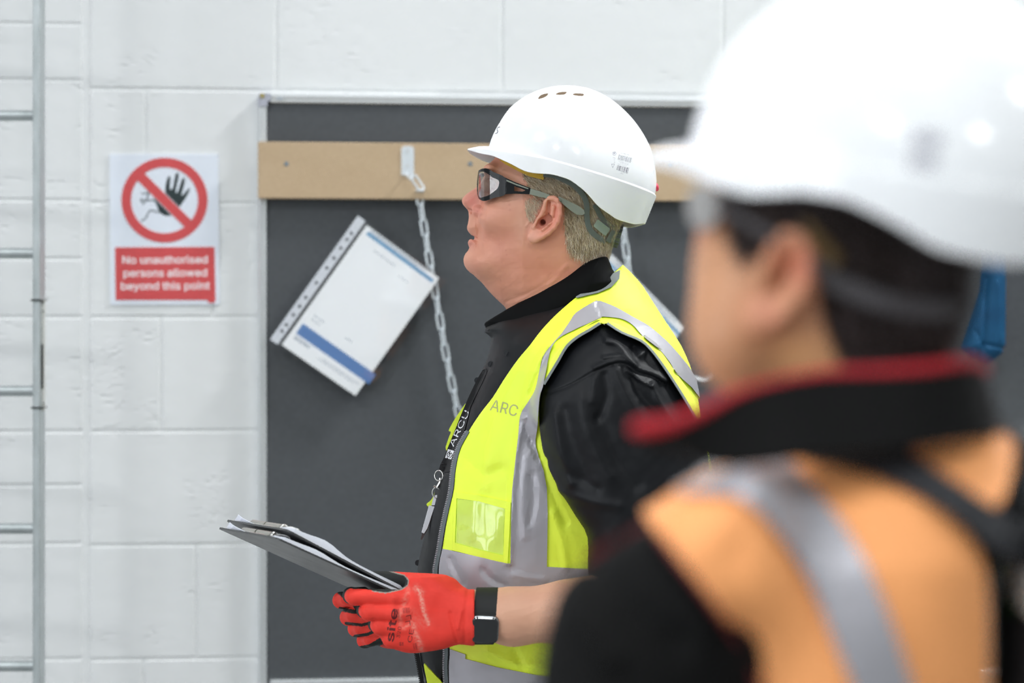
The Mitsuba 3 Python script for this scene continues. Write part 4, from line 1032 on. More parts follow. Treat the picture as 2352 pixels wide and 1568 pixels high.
for pts in ([(1236, 227), (1243, 218), (1258, 214.5), (1257, 219), (1249, 224)], [(1277, 217), (1284, 212), (1301, 211), (1298, 216), (1290, 217.5)], [(1317, 218), (1320, 214.5), (1338, 215), (1341, 218.5), (1335, 220.5)]):
    add(t1 + '__vent', drape(Polygon(spline(pts, 3, True)), hat_cast, .0003, 0, 2.5), 'mat_vent', 'brown vent slot', smooth=True)
def barcode(x0, y0, w, h, ang, n, seed):
    r = random.Random(seed); out = []; x = 0
    c, s = math.cos(math.radians(ang)), math.sin(math.radians(ang))
    while x < w:
        b = r.choice([.55, .9, 1.5, .7])
        out.append(Polygon([(x0 + u * c - v * s, y0 + u * s + v * c) for u, v in ((x, 0), (x + b, 0), (x + b, h), (x, h))]))
        x += b + r.choice([.8, 1.1, 1.6])
    return unary_union(out)
lab = unary_union([barcode(1422, 355, 31, 12, 14, 18, 1), barcode(1418.5, 379, 28, 12, 14, 16, 2)])
add(t1 + '__barcode_label', drape(lab, hat_cast, .0003, 0, 3), 'mat_label_ink', 'printed barcode label', smooth=True)
fine = unary_union([barcode(x, y, w, 1.6, 14, 9, k) for k, (x, y, w) in enumerate([(1427, 350.5, 19), (1421, 369, 26), (1424, 372.5, 22), (1419, 375.5, 21), (1427, 394, 14), (1408, 361, 7), (1409, 366, 3), (1410, 371, 3), (1424, 396.5, 8)])] +
                   [LineString([(1404.5, 377), (1411.5, 376.5), (1407.5, 385), (1404.5, 377)]).buffer(.5), Point(1411, 352.5).buffer(4.5).difference(Point(1411, 352.5).buffer(3.4)), sbox(1409, 350, 1412.5, 354)])
add(t1 + '__small_print', drape(fine, hat_cast, .0003, 0, 3), 'mat_label_grey', 'rows of small print on the label', kind='stuff')
add(t1 + '__lettering', drape(LineString(spline([(1148, 291.5), (1144, 292.5), (1141.6, 297), (1143.2, 301), (1141.5, 305.5), (1137, 306.5)], 4)).buffer(.75), hat_cast, .0003, 0, 2.5), 'mat_label_ink', 'dark letter S at the front', smooth=True)
q = HF1 @ np.r_[A0 - AB + 1, 0, 17, 1]
rs = trimesh.creation.icosphere(3, 1.0); rs.apply_scale((.0034, .010, .0066)); rs.apply_transform(T4().rotate([0, 1, 0], -8).matrix); rs.apply_translation(q[:3])
add(t1 + '__red_reflector', rs, 'mat_red_sticker', 'small red reflector at the back', smooth=True)
# suspension
def ribbon_px(pts, w, cast, off, th, key, mat, lab=None, n=5):
    return add(key, drape(band(pts, w, n), cast, off, th, 4), mat, lab, smooth=50)
sw = Polygon([(1146, 355), (1180, 366), (1206, 382), (1222, 392), (1253, 394), (1248, 413), (1216, 405), (1190, 393), (1160, 377), (1148, 368)])
fwd = lambda x, y: np.minimum(head_cast.filled(x, y) - .003, D1 - .060 - .02 * np.clip((x - 1150) / 90, 0, 1))
add(t1 + '__sweatband', drape(sw, fwd, 0, .003, 4), 'mat_sweatband', 'mustard yellow sweatband', smooth=50)
hd = lambda x, y: head_cast.filled(x, y) - .004
for pts, w in (([(1248, 400), (1272, 403), (1296, 413), (1316, 424), (1330, 437), (1342, 453), (1348, 473), (1348, 496), (1353, 522), (1367, 540), (1392, 555)], 12.5), ([(1366, 470), (1372, 482), (1380, 497), (1394, 513), (1412, 526)], 11)):
    add(t1 + '__head_strap', drape(band(pts, w, 5), hd, 0, .0025, 4), 'mat_harness', 'grey green head strap', smooth=50)
add(t1 + '__buckle', drape(Polygon([(1373, 503), (1402, 526), (1391, 542.5), (1362.5, 519)]).buffer(-2).buffer(2), hd, .003, .0035, 3), 'mat_buckle', 'pale green slide', smooth=40)
add(t1 + '__buckle', drape(Polygon([(1405, 528), (1416, 532), (1402, 560), (1391, 553)]).buffer(-1.5).buffer(1.5), hd, .004, .004, 3), 'mat_harness', smooth=40)
ax_ = HF1[:3, 0] / np.linalg.norm(HF1[:3, 0])
kb = cat([trimesh.creation.cylinder(.0175, .011, sections=28)] + [cbox(.003, .003, .011, .0008).apply_translation([.0175 * math.cos(a), .0175 * math.sin(a), 0]) for a in np.arange(0, 6.28, 6.283 / 14)])
kb.apply_transform(trimesh.geometry.align_vectors([0, 0, 1], -ax_ * np.array([1, 1, 1])))
kb.apply_translation(P(1417, 541, D1) + [.0, -.004, 0])
add(t1 + '__ratchet_knob', kb, 'mat_harness', 'dark green ratchet knob', smooth=30)
kr = trimesh.creation.torus(.016, .0022, 28, 8); kr.apply_transform(trimesh.geometry.align_vectors([0, 0, 1], -ax_)); kr.apply_translation(P(1410, 545, D1) + [0, -.004, 0])
add(t1 + '__ratchet_knob__rim', kr, 'mat_buckle', 'pale green rim', smooth=True)

# ---------------------------------------------------------------- safety glasses
t = thing('safety_glasses', 'black framed safety glasses with clear wraparound lenses worn under the white hard hat', 'glasses')
gx = [1090, 1097, 1100, 1105, 1112, 1125, 1146, 1160, 1216, 1262, 1300, 1345]
gt_ = [-.012, -.022, -.036, -.046, -.054, -.061, -.068, -.074, -.083, -.0865, -.086, -.082]
tg = lambda x, y: D1 + np.interp(x, gx, gt_)
lens = Polygon(spline([(1101, 396), (1111, 394), (1122, 400), (1132, 407.6), (1146, 415), (1144.6, 429), (1137, 438), (1123, 448), (1111.5, 452), (1101, 453.5), (1098, 442), (1097.6, 423), (1098.6, 406)], 3, True))
fro = Polygon(spline([(1100, 391), (1111, 386.5), (1122, 388), (1134, 395), (1155, 404), (1160, 412), (1163, 428), (1160, 446), (1152, 450.5), (1136, 454), (1122, 459), (1111, 461.5), (1101, 457), (1096.5, 447), (1095.4, 423), (1097.4, 401)], 3, True))
fr_ = drape(fro.difference(lens), tg, 0, .004, 2.2)
add(t + '__frame', cat([fr_, mirror_y(fr_, D1)]), 'mat_frame_black', 'glossy black frame', smooth=45)
gk = drape(fro.buffer(-1.2).difference(lens.buffer(2.5)), tg, -.010, .010, 3)
add(t + '__gasket', cat([gk, mirror_y(gk, D1)]), 'mat_frame_grey', 'dark foam gasket', smooth=45)
ln = drape(lens.buffer(.8), tg, .001, 0, 2.2)
for m in (ln, mirror_y(ln, D1)): add(t + '__lens', m, 'mat_lens', 'clear curved lens', smooth=True)
armp = Polygon([(1154, 404), (1163, 409), (1185, 419), (1219, 432), (1216.5, 446), (1180, 444.6), (1160, 446), (1152, 449)]).difference(Polygon([(1181, 427.5), (1196, 432.5), (1207, 437), (1200, 440), (1181, 438.5)]))
am = drape(armp, tg, 0, .004, 3)
for m in (am, mirror_y(am, D1)): add(t + '__arm', m, 'mat_frame_black', 'black side arm', smooth=45)
st_ = drape(Polygon([(1163, 412), (1185, 421.5), (1214, 432), (1213, 434.5), (1185, 425), (1163, 416)]), tg, .004, .0006, 3)
add(t + '__arm__stripe', st_, 'mat_frame_grey', 'grey stripe', smooth=45)
tipd = lambda x, y: np.minimum(tg(x, y), np.where(np.asarray(x) > 1278, head_cast.filled(x, y) - .0035, 9))
ft_ = drape(Polygon([(1218.6, 433), (1240, 439), (1263, 447.5), (1256, 455), (1240, 452), (1216, 446)]), tg, 0, .004, 3)
fb_ = drape(Polygon([(1281, 449), (1305, 461), (1330, 473), (1341, 482), (1343.5, 490), (1338, 494), (1325, 493), (1310, 483), (1296, 471), (1285, 461)]).buffer(-2).buffer(2), tipd, 0, .004, 3)
for a in (ft_, fb_):
    for m in (a, mirror_y(a, D1)): add(t + '__temple_tip', m, 'mat_frame_grey', 'grey green rubber tip', smooth=45)

# ---------------------------------------------------------------- gloves
TG = -.240
PALM = [(1150, 1353), (1090, 1354), (1068, 1350), (1045, 1345), (1009, 1323), (978, 1306), (950, 1303), (934, 1330), (925, 1350), (900, 1358), (868, 1360), (846, 1380), (850, 1415), (862, 1448), (888, 1480), (920, 1495), (955, 1499), (1020, 1489), (1054, 1479), (1090, 1482), (1150, 1482)]
gg = Grid(N(1110, 1520, TG - .058) * [0, 1, 1] + [N(770, 0, 0)[0], 0, 0], N(1110, 1285, 0) * [1, 0, 1] + [0, D1 + TG + .125, 0], .0019)
hw = np.interp(gg.x2, [N(p, 0, TG)[0] for p in (850, 900, 960, 1010, 1060, 1095)], [.014, .019, .025, .030, .038, .043]).astype(np.float32)
fg = puff(gg, q1(spline(PALM, 3, True), TG), hw, .034, D1 + TG, 2.2)
def finger(g, chain, k=.004):
    f = None
    for (a, ra), (b, rb) in zip(chain[:-1], chain[1:]):
        c = cap(g, N(*a), N(*b), ra, rb)
        f = c if f is None else smin(f, c, k)
    return f
T = TG
for ch in ([((925, 1374, T - .012), .0125), ((815, 1370, T - .010), .0120), ((806, 1367, T + .028), .0115), ((835, 1362, T + .055), .0095)],
           [((930, 1407, T - .016), .0125), ((848, 1405, T - .012), .0125), ((838, 1400, T + .030), .0115), ((872, 1396, T + .055), .0095)],
           [((935, 1443, T - .012), .0120), ((873, 1438, T - .008), .0118), ((864, 1433, T + .030), .0110), ((890, 1428, T + .05), .009)],
           [((940, 1474, T - .006), .0112), ((898, 1469, T - .004), .0105), ((892, 1463, T + .026), .0095), ((910, 1455, T + .045), .008)]):
    fg = smin(fg, finger(gg, ch), .0035)
fg = smin(fg, finger(gg, [((1025, 1358, T + .01), .022), ((968, 1330, T + .022), .0185), ((906, 1326, T + .045), .0150), ((862, 1322, T + .060), .0120)]), .010)
fg = smax(fg, -cap(gg, N(830, 1390, T - .030), N(857, 1394, T - .026), .0020, .0014), .002)
for a, b in (((838, 1389, T - .026), (858, 1394, T - .026)), ((858, 1424, T - .024), (866, 1430, T - .024))):
    fg = smax(fg, -cap(gg, N(*a), N(*b), .0026, .0018), .002)
kg = (D1 + TG) / F
def gsc(ls):
    s = np.zeros(gg.x2.shape, np.float32)
    for pts, w, h in ls: s += h * np.exp(-(ldist(q1(spline(pts, 4), TG - .02), gg.x2, gg.z2) / (w * kg)) ** 2)
    return s
fg = fg - gsc([([(1035, 1405), (1042, 1440), (1050, 1470)], 4, -.0018), ([(1060, 1400), (1052, 1440)], 4, .0014), ([(1075, 1356), (1070, 1400), (1068, 1470)], 5, -.0010), ([(905, 1372), (900, 1410), (906, 1450)], 10, .0020), ([(1000, 1360), (985, 1400)], 12, .001)])[:, None, :]
fg = smax(fg, gg.X - N(1090.5, 0, TG)[0], .002)
glove = biggest(iso(gg, fg, 2))
gpx, gpy = pxy(glove.vertices)
def glove_color(v, px, py, blk):
    red, black = np.array(lin(234, 62, 50)), np.array([.016, .018, .017])
    n = meshkit.fbm(v * 60, 3, 9)[:, None]
    c = red * (.90 + .18 * n)
    c[blk] = black * (.7 + .8 * n[blk])
    return c
BL = Polygon([(770, 1290), (845, 1290), (869, 1303), (878, 1308), (907, 1316), (928, 1322), (937, 1332), (935, 1343), (922, 1352), (886, 1360), (864, 1357), (836, 1352), (812, 1352), (800, 1349), (794, 1356), (770, 1356)])
dpt = glove.vertices[:, 1] - D1
blk = (shapely.contains_xy(BL, gpx, gpy) & (dpt > TG - .034)) | ((dpt > TG + .012) & (gpx < 960) & (gpy > 1345))
rim_g = shapely.contains_xy(BL.buffer(2.5).difference(BL), gpx, gpy) & (gpx > 855)
col = glove_color(glove.vertices, gpx, gpy, blk)
col[rim_g & ~blk] = np.array(lin(150, 140, 132))
# pale scuffs across the back of the glove
scf = np.zeros(len(col))
for pts, w, k in (([(958, 1350), (966, 1366), (974, 1405), (984, 1432)], 3.2, .75), ([(938, 1350), (930, 1380), (918, 1415), (926, 1440), (950, 1430)], 4, .35), ([(948, 1430), (956, 1458), (964, 1478), (968, 1494)], 4.5, .45), ([(932, 1395), (960, 1428), (975, 1432)], 10, .15), ([(955, 1350), (966, 1360)], 5, .5)):
    d_ = ldist(np.array(spline(pts, 4)), gpx.astype(np.float32), gpy.astype(np.float32))
    scf = np.maximum(scf, .75 * k * np.exp(-(d_ / (w * 1.5)) ** 2))
scf *= np.clip(2.6 * meshkit.fbm(glove.vertices * 420, 3, 2) - .55, 0, 1.3) * (dpt < TG + .01)
scf = np.clip(scf, 0, 1)[:, None]
col = col * (1 - scf) + np.array(lin(238, 190, 170)) * scf
scene['person__glove'] = mikit.ply(glove, 'mat_glove', smooth=True, color=col); tag('person__glove', 'red knitted work glove with black coated palm')
glove_cast = Caster(glove, D1 + TG)
gp = []
site = text_poly('site', 10, True)
b = site.bounds
sit = shapely.affinity.scale(site, 77 / (b[2] - b[0]), 1.75, origin=(0, 0))
gp.append(place_text(sit, (903, 1477), -82))
sm = text_poly('320', 10); b = sm.bounds
gp.append(place_text(shapely.affinity.scale(sm, 26 / (b[2] - b[0]), .80, origin=(0, 0)), (918, 1466), -81))
sm = text_poly('CE', 10); b = sm.bounds
gp.append(place_text(shapely.affinity.scale(sm, 30 / (b[2] - b[0]), 1.0, origin=(0, 0)), (945, 1477), -80))
gp.append(barcode(948, 1478, 9, 14, -12, 5, 4)); gp.append(barcode(907, 1398, 10, 20, -4, 5, 5)); gp.append(barcode(925, 1396, 16, 12, -4, 6, 8)); gp.append(barcode(917, 1474, 8, 9, 0, 4, 6))
for x, y in ((938, 1415), (936, 1428)): gp.append(LineString([(x - 5, y), (x + 5, y - 3), (x + 6, y + 7)]).buffer(.8))
add('person__glove__print', drape(unary_union(gp), glove_cast, .0003, 0, 3), 'mat_glove_print', 'dark printed wording and marks', smooth=True, kind='stuff')

# far hand under the boards
gh = Grid(N(760, 1510, 0) * [1, 0, 1] + [-.008, D1 - .22, 0], N(985, 1335, 0) * [1, 0, 1] + [0, D1 - .0, 0], .0021)
fh = None
for ch in ([((783, 1378, -.145), .0115), ((800, 1372, -.168), .0120), ((850, 1392, -.178), .0105)],
           [((800, 1417, -.135), .0120), ((815, 1412, -.160), .0122), ((866, 1424, -.170), .0105)],
           [((818, 1443, -.125), .0118), ((832, 1440, -.150), .0120), ((880, 1450, -.160), .0102)],
           [((838, 1470, -.115), .0105), ((852, 1466, -.138), .0108), ((890, 1462, -.148), .0095)]):
    c = finger(gh, ch)
    fh = c if fh is None else smin(fh, c, .0022)
for a, b in (((783, 1378, -.145), (880, 1400, -.08)), ((800, 1417, -.135), (885, 1420, -.07)), ((818, 1443, -.125), (890, 1440, -.06)), ((838, 1470, -.115), (895, 1455, -.055))):
    fh = smin(fh, cap(gh, N(*a), N(*b), .0118, .0125), .004)
fh = smin(fh, ell(gh, N(905, 1430, -.055), (.035, .030, .038)), .02)
hand2 = biggest(iso(gh, fh, 2))
hx, hy = pxy(hand2.vertices)
lines = [[(782, 1398), (806, 1403), (835, 1408)], [(795, 1431), (830, 1435), (856, 1429)], [(815, 1461), (845, 1456), (862, 1448)], [(825, 1492), (850, 1487), (880, 1469)], [(778, 1356), (800, 1376), (830, 1392)]]
blk = np.zeros(len(hx), bool)
for l, w in zip(lines, (5, 3.4, 3.6, 8, 6)): blk |= ldist(np.array(l), hx.astype(np.float32), hy.astype(np.float32)) < w
blk |= shapely.contains_xy(Polygon([(800, 1345), (860, 1345), (880, 1400), (840, 1412), (815, 1400), (806, 1380)]), hx, hy)
key = add('person__glove', hand2, 'mat_glove', 'red and black glove of the far hand', smooth=True, color=glove_color(hand2.vertices, hx, hy, blk))

# ---------------------------------------------------------------- wrist watch
t = thing('wrist_watch', 'square black smart watch on a black strap, between red glove and bare forearm', 'watch')
arm_cast = Caster(cat([body, glove]), D1 + TG)
c = arm_cast.filled(np.array([1113.]), np.array([1444.]))[0]
k = c / F
wc = N(1114, 1414, -.235)
ang = np.linspace(0, 2 * np.pi, 64, endpoint=False)
V = []
for dx in (-.0165, -.0150, .0150, .0165):
    g_ = .0004 if abs(dx) > .016 else .0016
    V.append(np.stack([np.full(64, wc[0] + dx + .002 * 0) + .0035 * np.sin(ang), wc[1] + (.0395 + g_) * np.cos(ang), wc[2] + (.0395 + g_) * np.sin(ang)], 1))
V.append(V[3] * [1, 1, 1]); V = np.vstack(V[:4])
I = np.arange(64); J = (I + 1) % 64
Fc = np.vstack([np.vstack([np.stack([a * 64 + I, a * 64 + J, (a + 1) * 64 + J], 1), np.stack([a * 64 + I, (a + 1) * 64 + J, (a + 1) * 64 + I], 1)]) for a in range(3)])
add(t + '__strap', trimesh.Trimesh(V, Fc[:, ::-1], process=False), 'mat_watch_strap', 'black fabric strap', smooth=50)
rr = lambda w, h, r: sbox(-w / 2 + r, -h / 2 + r, w / 2 - r, h / 2 - r).buffer(r, 10)
wp = P(1113.5, 1444.5, c - .007)
def wlayer(w, h, r, y0, th, ch=.001):
    a = [(rr(w - 2 * ch, h - 2 * ch, r - ch), -th), (rr(w, h, r), -th + ch), (rr(w, h, r), 0)]
    a = [(np.array(q.exterior.coords)[:-1], y) for q, y in a]
    n = len(a[0][0]); Vv = np.vstack([np.stack([q[:, 0], np.full(n, y), q[:, 1]], 1) for q, y in a] + [[[0, -th, 0]], [[0, 0, 0]]])
    I = np.arange(n); J = (I + 1) % n
    Fc = [np.stack([I, I * 0 + 3 * n, J], 1), np.stack([2 * n + J, I * 0 + 3 * n + 1, 2 * n + I], 1)]
    for b in (0, 1): Fc += [np.stack([b * n + I, b * n + J, (b + 1) * n + J], 1), np.stack([b * n + I, (b + 1) * n + J, (b + 1) * n + I], 1)]
    m = trimesh.Trimesh(Vv, np.vstack(Fc), process=False)
    if m.volume < 0: m.faces = m.faces[:, ::-1]
    m.apply_translation([0, y0, 0])
    m.apply_transform(T4().rotate([1, 0, 0], 16).matrix); m.apply_transform(T4().rotate([0, 1, 0], 3).matrix); m.apply_translation(wp)
    return m
add(t + '__case', wlayer(.0395, .0415, .0095, .006, .010, .0022), 'mat_watch_case', 'dark metal case', smooth=40)
add(t + '__screen', wlayer(.0375, .0395, .0088, -.0036, .0022, .0016), 'mat_watch_glass', 'glossy black screen', smooth=40)
cr = trimesh.creation.cylinder(.0034, .004, sections=16, transform=T4().rotate([0, 1, 0], 90).matrix); cr.apply_translation(wp + [-.0205, .001, -.005])
add(t + '__crown', cr, 'mat_watch_case', smooth=40)

# ---------------------------------------------------------------- clipboards
def clipboard(A, B, Cpx, DB, dA, length, label, paper_th, lift):
    t = thing('clipboard', label, 'clipboard', 'clipboards held one on the other')
    a, b = P(*A, DB + dA), P(*B, DB)
    e1 = (b - a); wd = np.linalg.norm(e1); e1 /= wd                       # along the clip edge, far to near
    d = np.array([(Cpx[0] - CX) / F, 1, (CY - Cpx[1]) / F])
    y = ((b - [0, 0, ZC]) @ e1) / (d @ e1)
    e2 = np.array([0, 0, ZC]) + d * y - b; e2 /= np.linalg.norm(e2)        # along the long edge
    n = np.cross(e1, e2); n *= np.sign(n[2])
    M = np.eye(4); M[:3, 0], M[:3, 1], M[:3, 2], M[:3, 3] = e1, e2, n, a
    if np.linalg.det(M[:3, :3]) < 0: pass
    def put(m, key, mat, lab=None, smooth=40):
        m = m.copy(); m.apply_transform(M)
        if np.linalg.det(M[:3, :3]) < 0: m.faces = m.faces[:, ::-1]
        add(f'{t}__{key}', m, mat, lab, smooth=smooth)
    bd = sbox(.008, .008, wd - .008, length - .008).buffer(.008, 8)
    put(trimesh.creation.extrude_polygon(bd, .0026, engine='earcut'), 'board', 'mat_board_black', 'black glossy board')
    # paper stack, its near corner at the clip end curling up
    nx, ny = 14, 20
    X, Y = np.meshgrid(np.linspace(.012, wd - .004, nx), np.linspace(.012, length - .004, ny), indexing='ij')
    u, v = (X - X.min()) / np.ptp(X), (Y - Y.min()) / np.ptp(Y)
    Z1 = .0030 + paper_th + lift * np.exp(-((v - .22) / .12) ** 2) * u ** 2 + .0015 * np.sin(6 * v + 2) * u
    Z0 = .0028 + 0 * X
    q = np.arange(nx * ny).reshape(nx, ny)
    Vv = np.vstack([np.stack([X.ravel(), Y.ravel(), Z.ravel()], 1) for Z in (Z1, Z0)])
    fc = np.vstack([np.stack([q[:-1, :-1].ravel(), q[1:, :-1].ravel(), q[1:, 1:].ravel()], 1), np.stack([q[:-1, :-1].ravel(), q[1:, 1:].ravel(), q[:-1, 1:].ravel()], 1)])
    bdry = np.r_[q[:, 0], q[-1, 1:], q[-2::-1, -1], q[0, -2:0:-1]]
    K = nx * ny; nb = np.roll(bdry, -1)
    side = np.vstack([np.stack([bdry, bdry + K, nb], 1), np.stack([nb, bdry + K, nb + K], 1)])
    pm = trimesh.Trimesh(Vv, np.vstack([fc, fc[:, ::-1] + K, side]), process=False)
    put(pm, 'paper_stack', 'mat_sheet', 'stack of white paper', 30)
    for k in range(2):                                                   # corner slips sticking up beyond the clip
        x0 = wd * (.12 + .08 * k)
        tri = trimesh.Trimesh([[x0, .002, .004], [x0 + .05, .004, .004], [x0 + .018, -.004, .012 - .004 * k], [x0, .002, .0034], [x0 + .05, .004, .0034], [x0 + .018, -.004, .0114 - .004 * k]], [[0, 1, 2], [3, 5, 4], [0, 3, 4], [0, 4, 1], [1, 4, 5], [1, 5, 2], [2, 5, 3], [2, 3, 0]])
        put(tri, 'loose_corner', 'mat_sheet', 'raised paper corner', False)
    for x0, x1 in ((.30, .52), (.54, .77)):
        m = trimesh.creation.cylinder(.0055, wd * (x1 - x0), sections=20, transform=T4().rotate([0, 1, 0], 90).matrix); m.apply_translation([wd * (x0 + x1) / 2, .014, .0075])
        put(m, 'clip_roll', 'mat_clip', 'silver clip roll', 40)
    put(cat([cbox(wd * .47, .020, .0016, .0006, (wd * .535, .026, .0062)), cbox(wd * .40, .012, .0014, .0005, (wd * .535, .010, .0042))]), 'clip_plate', 'mat_chrome', 'chrome clip plate')
    a_ = np.linspace(0, 5.2, 26)
    put(tube(np.stack([wd * .785 + a_ * .0010, .014 + .0052 * np.cos(a_ * 2), .0075 + .0052 * np.sin(a_ * 2)], 1), .0011, 6), 'clip_spring', 'mat_chrome', 'chrome spring coil')
    put(tube(spline([[wd * .80, .013, .008], [wd * .86, .018, .012], [wd * .90, .026, .012], [wd * .86, .032, .007]], 5), .0013, 6), 'clip_wire', 'mat_chrome', 'chrome wire end')
clipboard((500, 1213.5), (636, 1238), (898, 1357), 3.055, .20, .262, 'lower black clipboard with white papers held in the red gloves', .0032, .004)
clipboard((518, 1196), (659, 1219), (908, 1351), 3.070, .20, .255, 'upper black clipboard with curling white papers held in the red gloves', .0045, .007)

# ---------------------------------------------------------------- lanyard with card
t = thing('lanyard', 'black lanyard with pale lettering and a card at the front of the yellow vest', 'lanyard')
tl = lambda x, y: np.full(len(np.asarray(x)), D1 - .055)
st_ = Polygon([(1072, 930), (1078, 936), (1068, 985), (1048, 1026), (1040, 1057), (1035, 1083), (1008, 1079), (1020, 1050), (1029, 1027), (1046, 985), (1064, 948)])
lan = Polygon(spline([(1108, 850), (1119, 852), (1097, 900), (1080, 936), (1068, 985), (1048, 1026), (1040, 1057), (1035, 1083), (1008, 1079), (1020, 1050), (1029, 1027), (1046, 985), (1064, 940), (1084, 895)], 2, True))
lcd = lambda x, y: np.minimum(np.full(len(np.asarray(x)), D1 - .05), shirt_cast.filled(x, y) - .002)
add(t + '__strap', drape(lan, lcd, 0, .0018, 5), 'mat_lanyard', smooth=40)
lt = text_poly('ARCU', 10); b = lt.bounds
lt = shapely.affinity.scale(lt, 88 / (b[2] - b[0]), 1.2, origin=(0, 0))
add(t + '__lettering', drape(place_text(lt, (1041, 1027), -65).intersection(lan.buffer(-1)), lcd, .0022, 0, 3), 'mat_lanyard_text', 'pale lettering')
lg = Polygon([(1029, 1031), (1043, 1035), (1036, 1055), (1022, 1051)])
sym = unary_union([LineString(spline([(1029, 1049), (1027, 1043), (1031, 1038), (1034, 1043), (1031, 1049)], 4)).buffer(.8), LineString(spline([(1033, 1051), (1038, 1046), (1037, 1040), (1033, 1042)], 4)).buffer(.8)])
add(t + '__emblem', drape(lg.difference(sym), lcd, .0022, 0, 3), 'mat_lanyard_text', 'pale square emblem')
def ringx(px, py, r, w, t_, sq=1.0):
    a = np.linspace(0, 2 * np.pi, 22, endpoint=False)
    c = N(px, py, t_)
    return tube(np.stack([c[0] + r * np.cos(a), c[1] + r * .25 * np.sin(a), c[2] + r * sq * np.sin(a)], 1), w, 7, closed=True)
add(t + '__ring', ringx(1008, 1092, .0062, .0011, -.06, 1.25), 'mat_chrome', 'small metal ring', smooth=True)
add(t + '__swivel_hook', cat([tube([N(1012, 1097, -.06), N(1011, 1108, -.06), N(1004, 1119, -.06)], [.0022, .0026, .0020], 8), tube([N(996, 1115, -.06), N(1002, 1118, -.06)], .0018, 8), ringx(1002, 1131, .0058, .0011, -.06, 1.3)]), 'mat_chrome', 'metal swivel hook', smooth=40)
add(t + '__card_loop', drape(Polygon([(996, 1138), (1004, 1136), (1001, 1160), (991, 1160)]), tl, .004, .001, 4), 'mat_card', 'clear strap loop')
add(t + '__card', drape(Polygon([(985, 1160), (998, 1163), (982, 1212), (974, 1225), (968, 1222)]), tl, .004, .002, 5), 'mat_card', 'white identity card edge')
add(t + '__card_cover', drape(Polygon([(992, 1161), (1000, 1160), (985, 1210), (969, 1240), (966, 1238), (972, 1215), (981, 1212)]), tl, .002, .0018, 5), 'mat_card_dark', 'dark card holder')
# ---------------------------------------------------------------- man in front, out of focus
M2 = D2 / F
q2 = lambda pts, t=0.0: PX(pts, D2 + t)
def N2(px, py, t): return P(px, py, D2 + t)
thing('person', 'man in orange high visibility vest and black jacket, close in front, seen from behind', 'person')
K2 = 'person_001'
def grid2(x0, y0, x1, y1, ta, tb, h):
    return Grid([min(q2([(x0, 0)], t)[0, 0] for t in (ta, tb)), D2 + ta, min(q2([(0, y1)], t)[0, 1] for t in (ta, tb))], [max(q2([(x1, 0)], t)[0, 0] for t in (ta, tb)), D2 + tb, max(q2([(0, y0)], t)[0, 1] for t in (ta, tb))], h)
# head and neck
HEAD2 = [(1690, 330), (1648, 400), (1622, 450), (1608, 500), (1600, 545), (1592, 600), (1589, 660), (1591, 720), (1600, 775), (1620, 822), (1650, 862), (1690, 900), (1722, 950), (1760, 1060), (2120, 1060), (2140, 940), (2160, 850), (2200, 760), (2226, 640), (2236, 520), (2220, 360), (2140, 220), (1960, 140), (1780, 190)]
g = grid2(1520, 100, 2300, 1080, -.13, .13, .003)
f = puff(g, q2(spline(HEAD2, 3, True)), .078, .085, D2, 2.15)
f = smin(f, ell(g, N2(1690, 760, -.035), (.030, .035, .040)), .02)
EAR2 = [(1823, 532), (1852, 548), (1870, 580), (1872, 625), (1856, 665), (1838, 690), (1800, 730), (1768, 762), (1740, 764), (1722, 742), (1728, 712), (1748, 670), (1756, 620), (1766, 580), (1790, 545)]
tE2 = lambda px, py: -.078 - .020 * np.clip((px - 1735) / 130, 0, 1)
e2 = np.array(spline(EAR2, 3, True))
tx = np.clip((g.x2 * F / D2 * 1.05 + CX - 1735) / 130, 0, 1)
plate = np.abs(g.Y - D2 - (-.078 - .018 * tx)[:, None, :])
d = psdf(q2(e2, -.09), g.x2, g.z2)
fe = smax(plate - .0045, -d[:, None, :], .004)
rim = [(1752, 660), (1764, 600), (1782, 556), (1810, 540), (1838, 546), (1858, 575), (1862, 618), (1848, 662), (1825, 695), (1790, 732)]
for a, b in zip(rim[:-1], rim[1:]): fe = smin(fe, cap(g, N2(*a, tE2(*a) - .002), N2(*b, tE2(*b) - .002), .0042), .003)
fe = smin(fe, ell(g, N2(1748, 738, -.082), (.0090, .005, .0095)), .004)
f = smin(f, fe, .005)
f = smax(f, -cap(g, N2(1785, 640, -.087), N2(1812, 600, -.094), .0060, .0070), .003)
f = smax(f, -cap(g, N2(1780, 660, -.092), N2(1778, 655, -.070), .0045), .003)
head2 = biggest(iso(g, f, 2))
head2_cast = Caster(head2, D2)
gb = Grid([q2([(1250, 0)])[0, 0], D2 - .28, 0], [q2([(2420, 0)])[0, 0] + .02, D2 + .32, q2([(0, 880)])[0, 1]], .0125)
x2m = q2([(1890, 0)])[0, 0]
fb = cap(gb, N2(1930, 940, 0), N2(1920, 1120, .02), .055, .05)
fb = smin(fb, ell(gb, (x2m, D2 + .03, q2([(0, 1450)])[0, 1]), (.095, .11, .17)), .05)
fb = smin(fb, ell(gb, (x2m, D2 + .03, .93), (.10, .11, .17)), .05)
for s in (-1, 1):
    fb = smin(fb, cap(gb, (x2m + .02, D2 + .03 + s * .085, .90), (x2m + .01, D2 + .03 + s * .09, .48), .062, .055), .03)
    fb = smin(fb, cap(gb, (x2m + .01, D2 + .03 + s * .09, .48), (x2m + .03, D2 + .03 + s * .10, .09), .052, .040), .02)
    fb = smin(fb, cap(gb, (x2m + .03, D2 + .03 + s * .10, .06), (x2m - .11, D2 + .03 + s * .11, .045), .042, .036), .02)
trunk2 = biggest(iso(gb, fb, 2))
body2 = to_tri(to_man(trunk2, 1e-3) + to_man(head2, 0))
